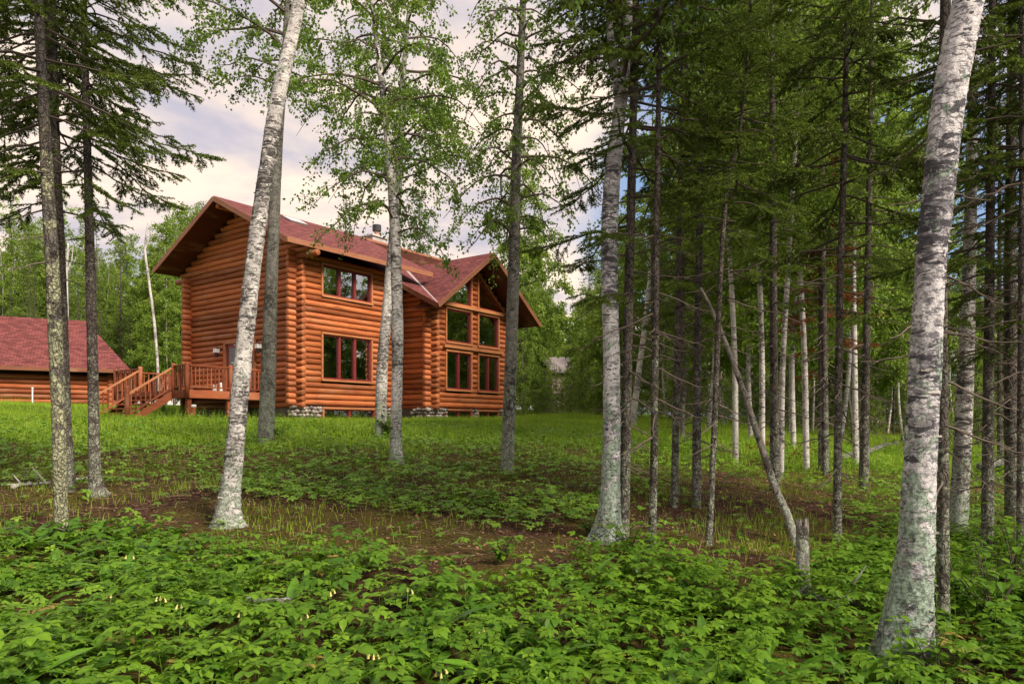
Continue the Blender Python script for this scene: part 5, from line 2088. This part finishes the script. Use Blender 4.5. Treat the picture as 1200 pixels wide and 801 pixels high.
def shrub(px, py, H, R, n, leaf, label, name='hazel_shrub', seed=1, mat=None, cat='shrub', Y=None):
    Y = Y or ground_hit(px, py)
    p = px2w(px, py, Y)
    p[2] = terrain(p[0], p[1])
    root = thing(name, p, label, cat)
    r = np.random.default_rng(seed)
    st, le = MB(), MB()
    for k in range(n):
        a = r.uniform(0, 6.28)
        ln = H * r.uniform(.55, 1.1)
        q = np.linspace(0, 1, 6)
        out = np.array([math.cos(a), math.sin(a), 0]) * R * r.uniform(.3, 1)
        C = out * (q ** 1.4)[:, None] + np.column_stack([0 * q, 0 * q, ln * q * (1 - .15 * q)])
        st.tube(C, np.linspace(.006 + .003 * H, .002, 6), 5, False)
        nl_ = int(8 + 8 * H)
        for t in r.uniform(.2, 1.0, nl_):
            i0 = min(int(t * 5), 4)
            c = C[i0] + (C[i0 + 1] - C[i0]) * (t * 5 - i0)
            ll = leaf * r.uniform(.6, 1.2)
            V, Q = leaflet(ll, ll * .68, 4, .15, r.uniform(.1, .5), r.uniform(-.2, .2), .38)
            V = rotz(V + [.02, 0, 0], r.uniform(0, 6.28))
            tn = r.uniform(.1, .9)
            le.add(V + c, Q, None, tn)
    st.build('stem', M_BTWIG, root)
    le.build('foliage', mat or M_HERB, root)


shrub(1165, 745, .75, .45, 12, .085, 'broad-leaved hazel shrub in the lower right corner', seed=1)
shrub(1125, 720, .62, .30, 8, .08, 'small hazel shoots right beside the foot of the big right birch', seed=2)
shrub(1190, 690, .85, .5, 12, .08, 'taller hazel shrub at the right edge below the dark trunks', seed=3)
shrub(1090, 800, .35, .3, 8, .06, 'low leafy tuft at the front of the big birch foot', 'leafy_tuft', seed=4)
shrub(738, 655, .42, .35, 10, .085, 'leafy sapling at the foot of the stout grey birch', 'sapling', seed=5)
shrub(455, 512, .75, .45, 14, .10, 'small bush between the roots of the crossing birches', 'bush', seed=6, cat='bush')
shrub(690, 628, .30, .3, 8, .07, 'low leafy tuft left of the stout grey birch foot', 'leafy_tuft', seed=7)
shrub(325, 512, .45, .5, 14, .08, 'low bush at the foot of the grey trunk by the cabin corner', 'bush', seed=8, cat='bush')
shrub(395, 490, .5, .5, 12, .08, 'low bush under the basement window', 'bush', seed=9, cat='bush')
shrub(1000, 520, .8, .5, 12, .1, 'green bush beside the slender spruce on the lawn', 'bush', seed=10, cat='bush')
shrub(190, 482, .6, .6, 14, .09, 'low bush under the deck stairs', 'bush', seed=12, cat='bush')
shrub(585, 660, .30, .25, 7, .07, 'lone leafy sprig on the brown floor at centre', 'leafy_sprig', seed=13)


# fallen wood
def stick(p0, p1, r0, r1, label, name='fallen_branch', mat=None, lift=.03, twigs=3, seed=0):
    Y0, Y1 = ground_hit(*p0), ground_hit(*p1)
    A, B_ = px2w(*p0, Y0), px2w(*p1, Y1)
    r = np.random.default_rng(seed)
    q = np.linspace(0, 1, 9)[:, None]
    C = A + (B_ - A) * q
    C[:, 2] = [float(terrain(a, c)) + lift for a, c in C[:, :2]]
    C[1:-1] += r.normal(0, .018, (7, 3))
    root = thing(name, C[0], label, 'fallen wood')
    b_ = MB()
    b_.tube(C - C[0], np.linspace(r0, r1, 9), 9)
    b_.build('stem', mat or M_DEADW, root, smooth=True)
    if twigs:
        b_ = MB()
        for k in range(twigs):
            c = C[r.integers(2, 8)] - C[0]
            d = unit(r.normal(0, 1, 3) * [1, 1, .3] + [0, 0, .2])
            b_.tube(c + d * np.linspace(0, r.uniform(.15, .4), 4)[:, None], [r1 * .6, r1 * .5, r1 * .4, r1 * .2], 5)
        b_.build('twig', mat or M_DEADW, root)


stick((14, 574), (58, 568), .028, .02, 'pale fallen branch lying on the brown floor at far left', mat=M_PALE, twigs=4)
stick((88, 566), (104, 562), .02, .015, 'short pale stick beside the flared spruce roots', mat=M_PALE, twigs=1, seed=2)
stick((286, 722), (345, 722), .03, .022, 'grey fallen stick showing between the front leaves', lift=.10, twigs=1, seed=3)
stick((972, 706), (1010, 716), .03, .02, 'grey fallen branch left of the big birch foot', lift=.06, twigs=2, seed=4)
stick((985, 540), (1060, 520), .09, .07, 'brown fallen log at the far lawn edge', lift=.08, twigs=4, seed=5, mat=M_SPR)
stick((1150, 560), (1198, 545), .10, .07, 'fallen trunk in the thicket at the right edge', lift=.25, twigs=5, seed=6, mat=M_SPR)
stick((945, 698), (985, 712), .035, .02, 'mossy root running out from the broken stump', 'root', lift=.01, twigs=0, seed=7)
for px, py, lb, sd in ((885, 528, 'rust-red dead bough lying on the lawn, the left one', 1), (927, 538, 'rust-red dead bough by the leaning snag, the right one', 2)):
    Y = ground_hit(px, py)
    p = px2w(px, py, Y)
    p[2] = terrain(p[0], p[1]) + .08
    r = np.random.default_rng(sd)
    root = thing('dead_bough', p, lb, 'fallen bough')
    q = np.linspace(0, 1, 6)
    d = np.array([.9, .2, .12 + .1 * sd])
    C = d * (q * 1.0 - .4)[:, None]
    b = MB()
    b.tube(C, np.linspace(.012, .004, 6), 5)
    b.build('stem', M_TWIGD, root)
    n = 26
    t = r.uniform(-.4, .6, n)
    S = d * t[:, None]
    D = unit(d * .5 + r.normal(0, .6, (n, 3)) * [1, 1, .7])
    b = MB()
    needle_twigs(b, S, D, r.uniform(.12, .38, n), .022, .045, .006, 5, r, np.full(n, .4), .3)
    b.build('needles', M_NEEDR, root)
# young spruce seedling at the front of the big birch
ne, wo, de = spruce_crown(91, .55, .05, .06, .28, 1.0, .07, .5, .022, .003, 4, .016)
Y = ground_hit(1098, 795)
p = px2w(1098, 795, Y)
p[2] = terrain(p[0], p[1])
root = thing('spruce_seedling', p, 'tiny bright spruce seedling in front of the big birch foot', 'seedling')
ne.build('crown', M_NEEDB, root)
wo.build('branchwork', M_TWIG, root)

# ------------------------------------------------------------------ tell alike neighbours apart in their labels
ANCH = [(62, 'the lichened trunk'), (110, 'the flared spruce'), (290, 'the leaning birch'), (460, 'the crossing birches'), (598, 'the gable trunk'),
        (717, 'the stout birch'), (792, 'the close pair'), (880, 'the leaning snag'), (938, 'the broken stump'), (1090, 'the big birch')]
ORD = ['', 'second ', 'third ', 'fourth ', 'fifth ', 'sixth ', 'seventh ', 'eighth ', 'ninth ', 'tenth ', 'eleventh ', 'twelfth ', 'thirteenth ', 'fourteenth ', 'fifteenth ', 'sixteenth ', 'seventeenth ', 'eighteenth ', 'nineteenth ', 'twentieth ']
groups = {}
for o in COL.objects:
    if o.parent is None and o.get('group') and o.get('category') in ('tree', 'bush'):
        groups.setdefault(o['group'], []).append(o)
for gname, mem in groups.items():
    if len(mem) < 2 or len(mem) > 20:
        continue
    spots = {}
    for o in mem:
        px = 600 + F * o.location.x / o.location.y
        a = min(ANCH, key=lambda t: abs(t[0] - px))
        spots.setdefault((a, px < a[0]), []).append((abs(px - a[0]), o))
    for (a, left), lst in spots.items():
        lst.sort(key=lambda t: t[0])
        for k, (_, o) in enumerate(lst):
            o['label'] = o['label'] + ', ' + ORD[k] + ('left' if left else 'right') + ' of ' + a[1]
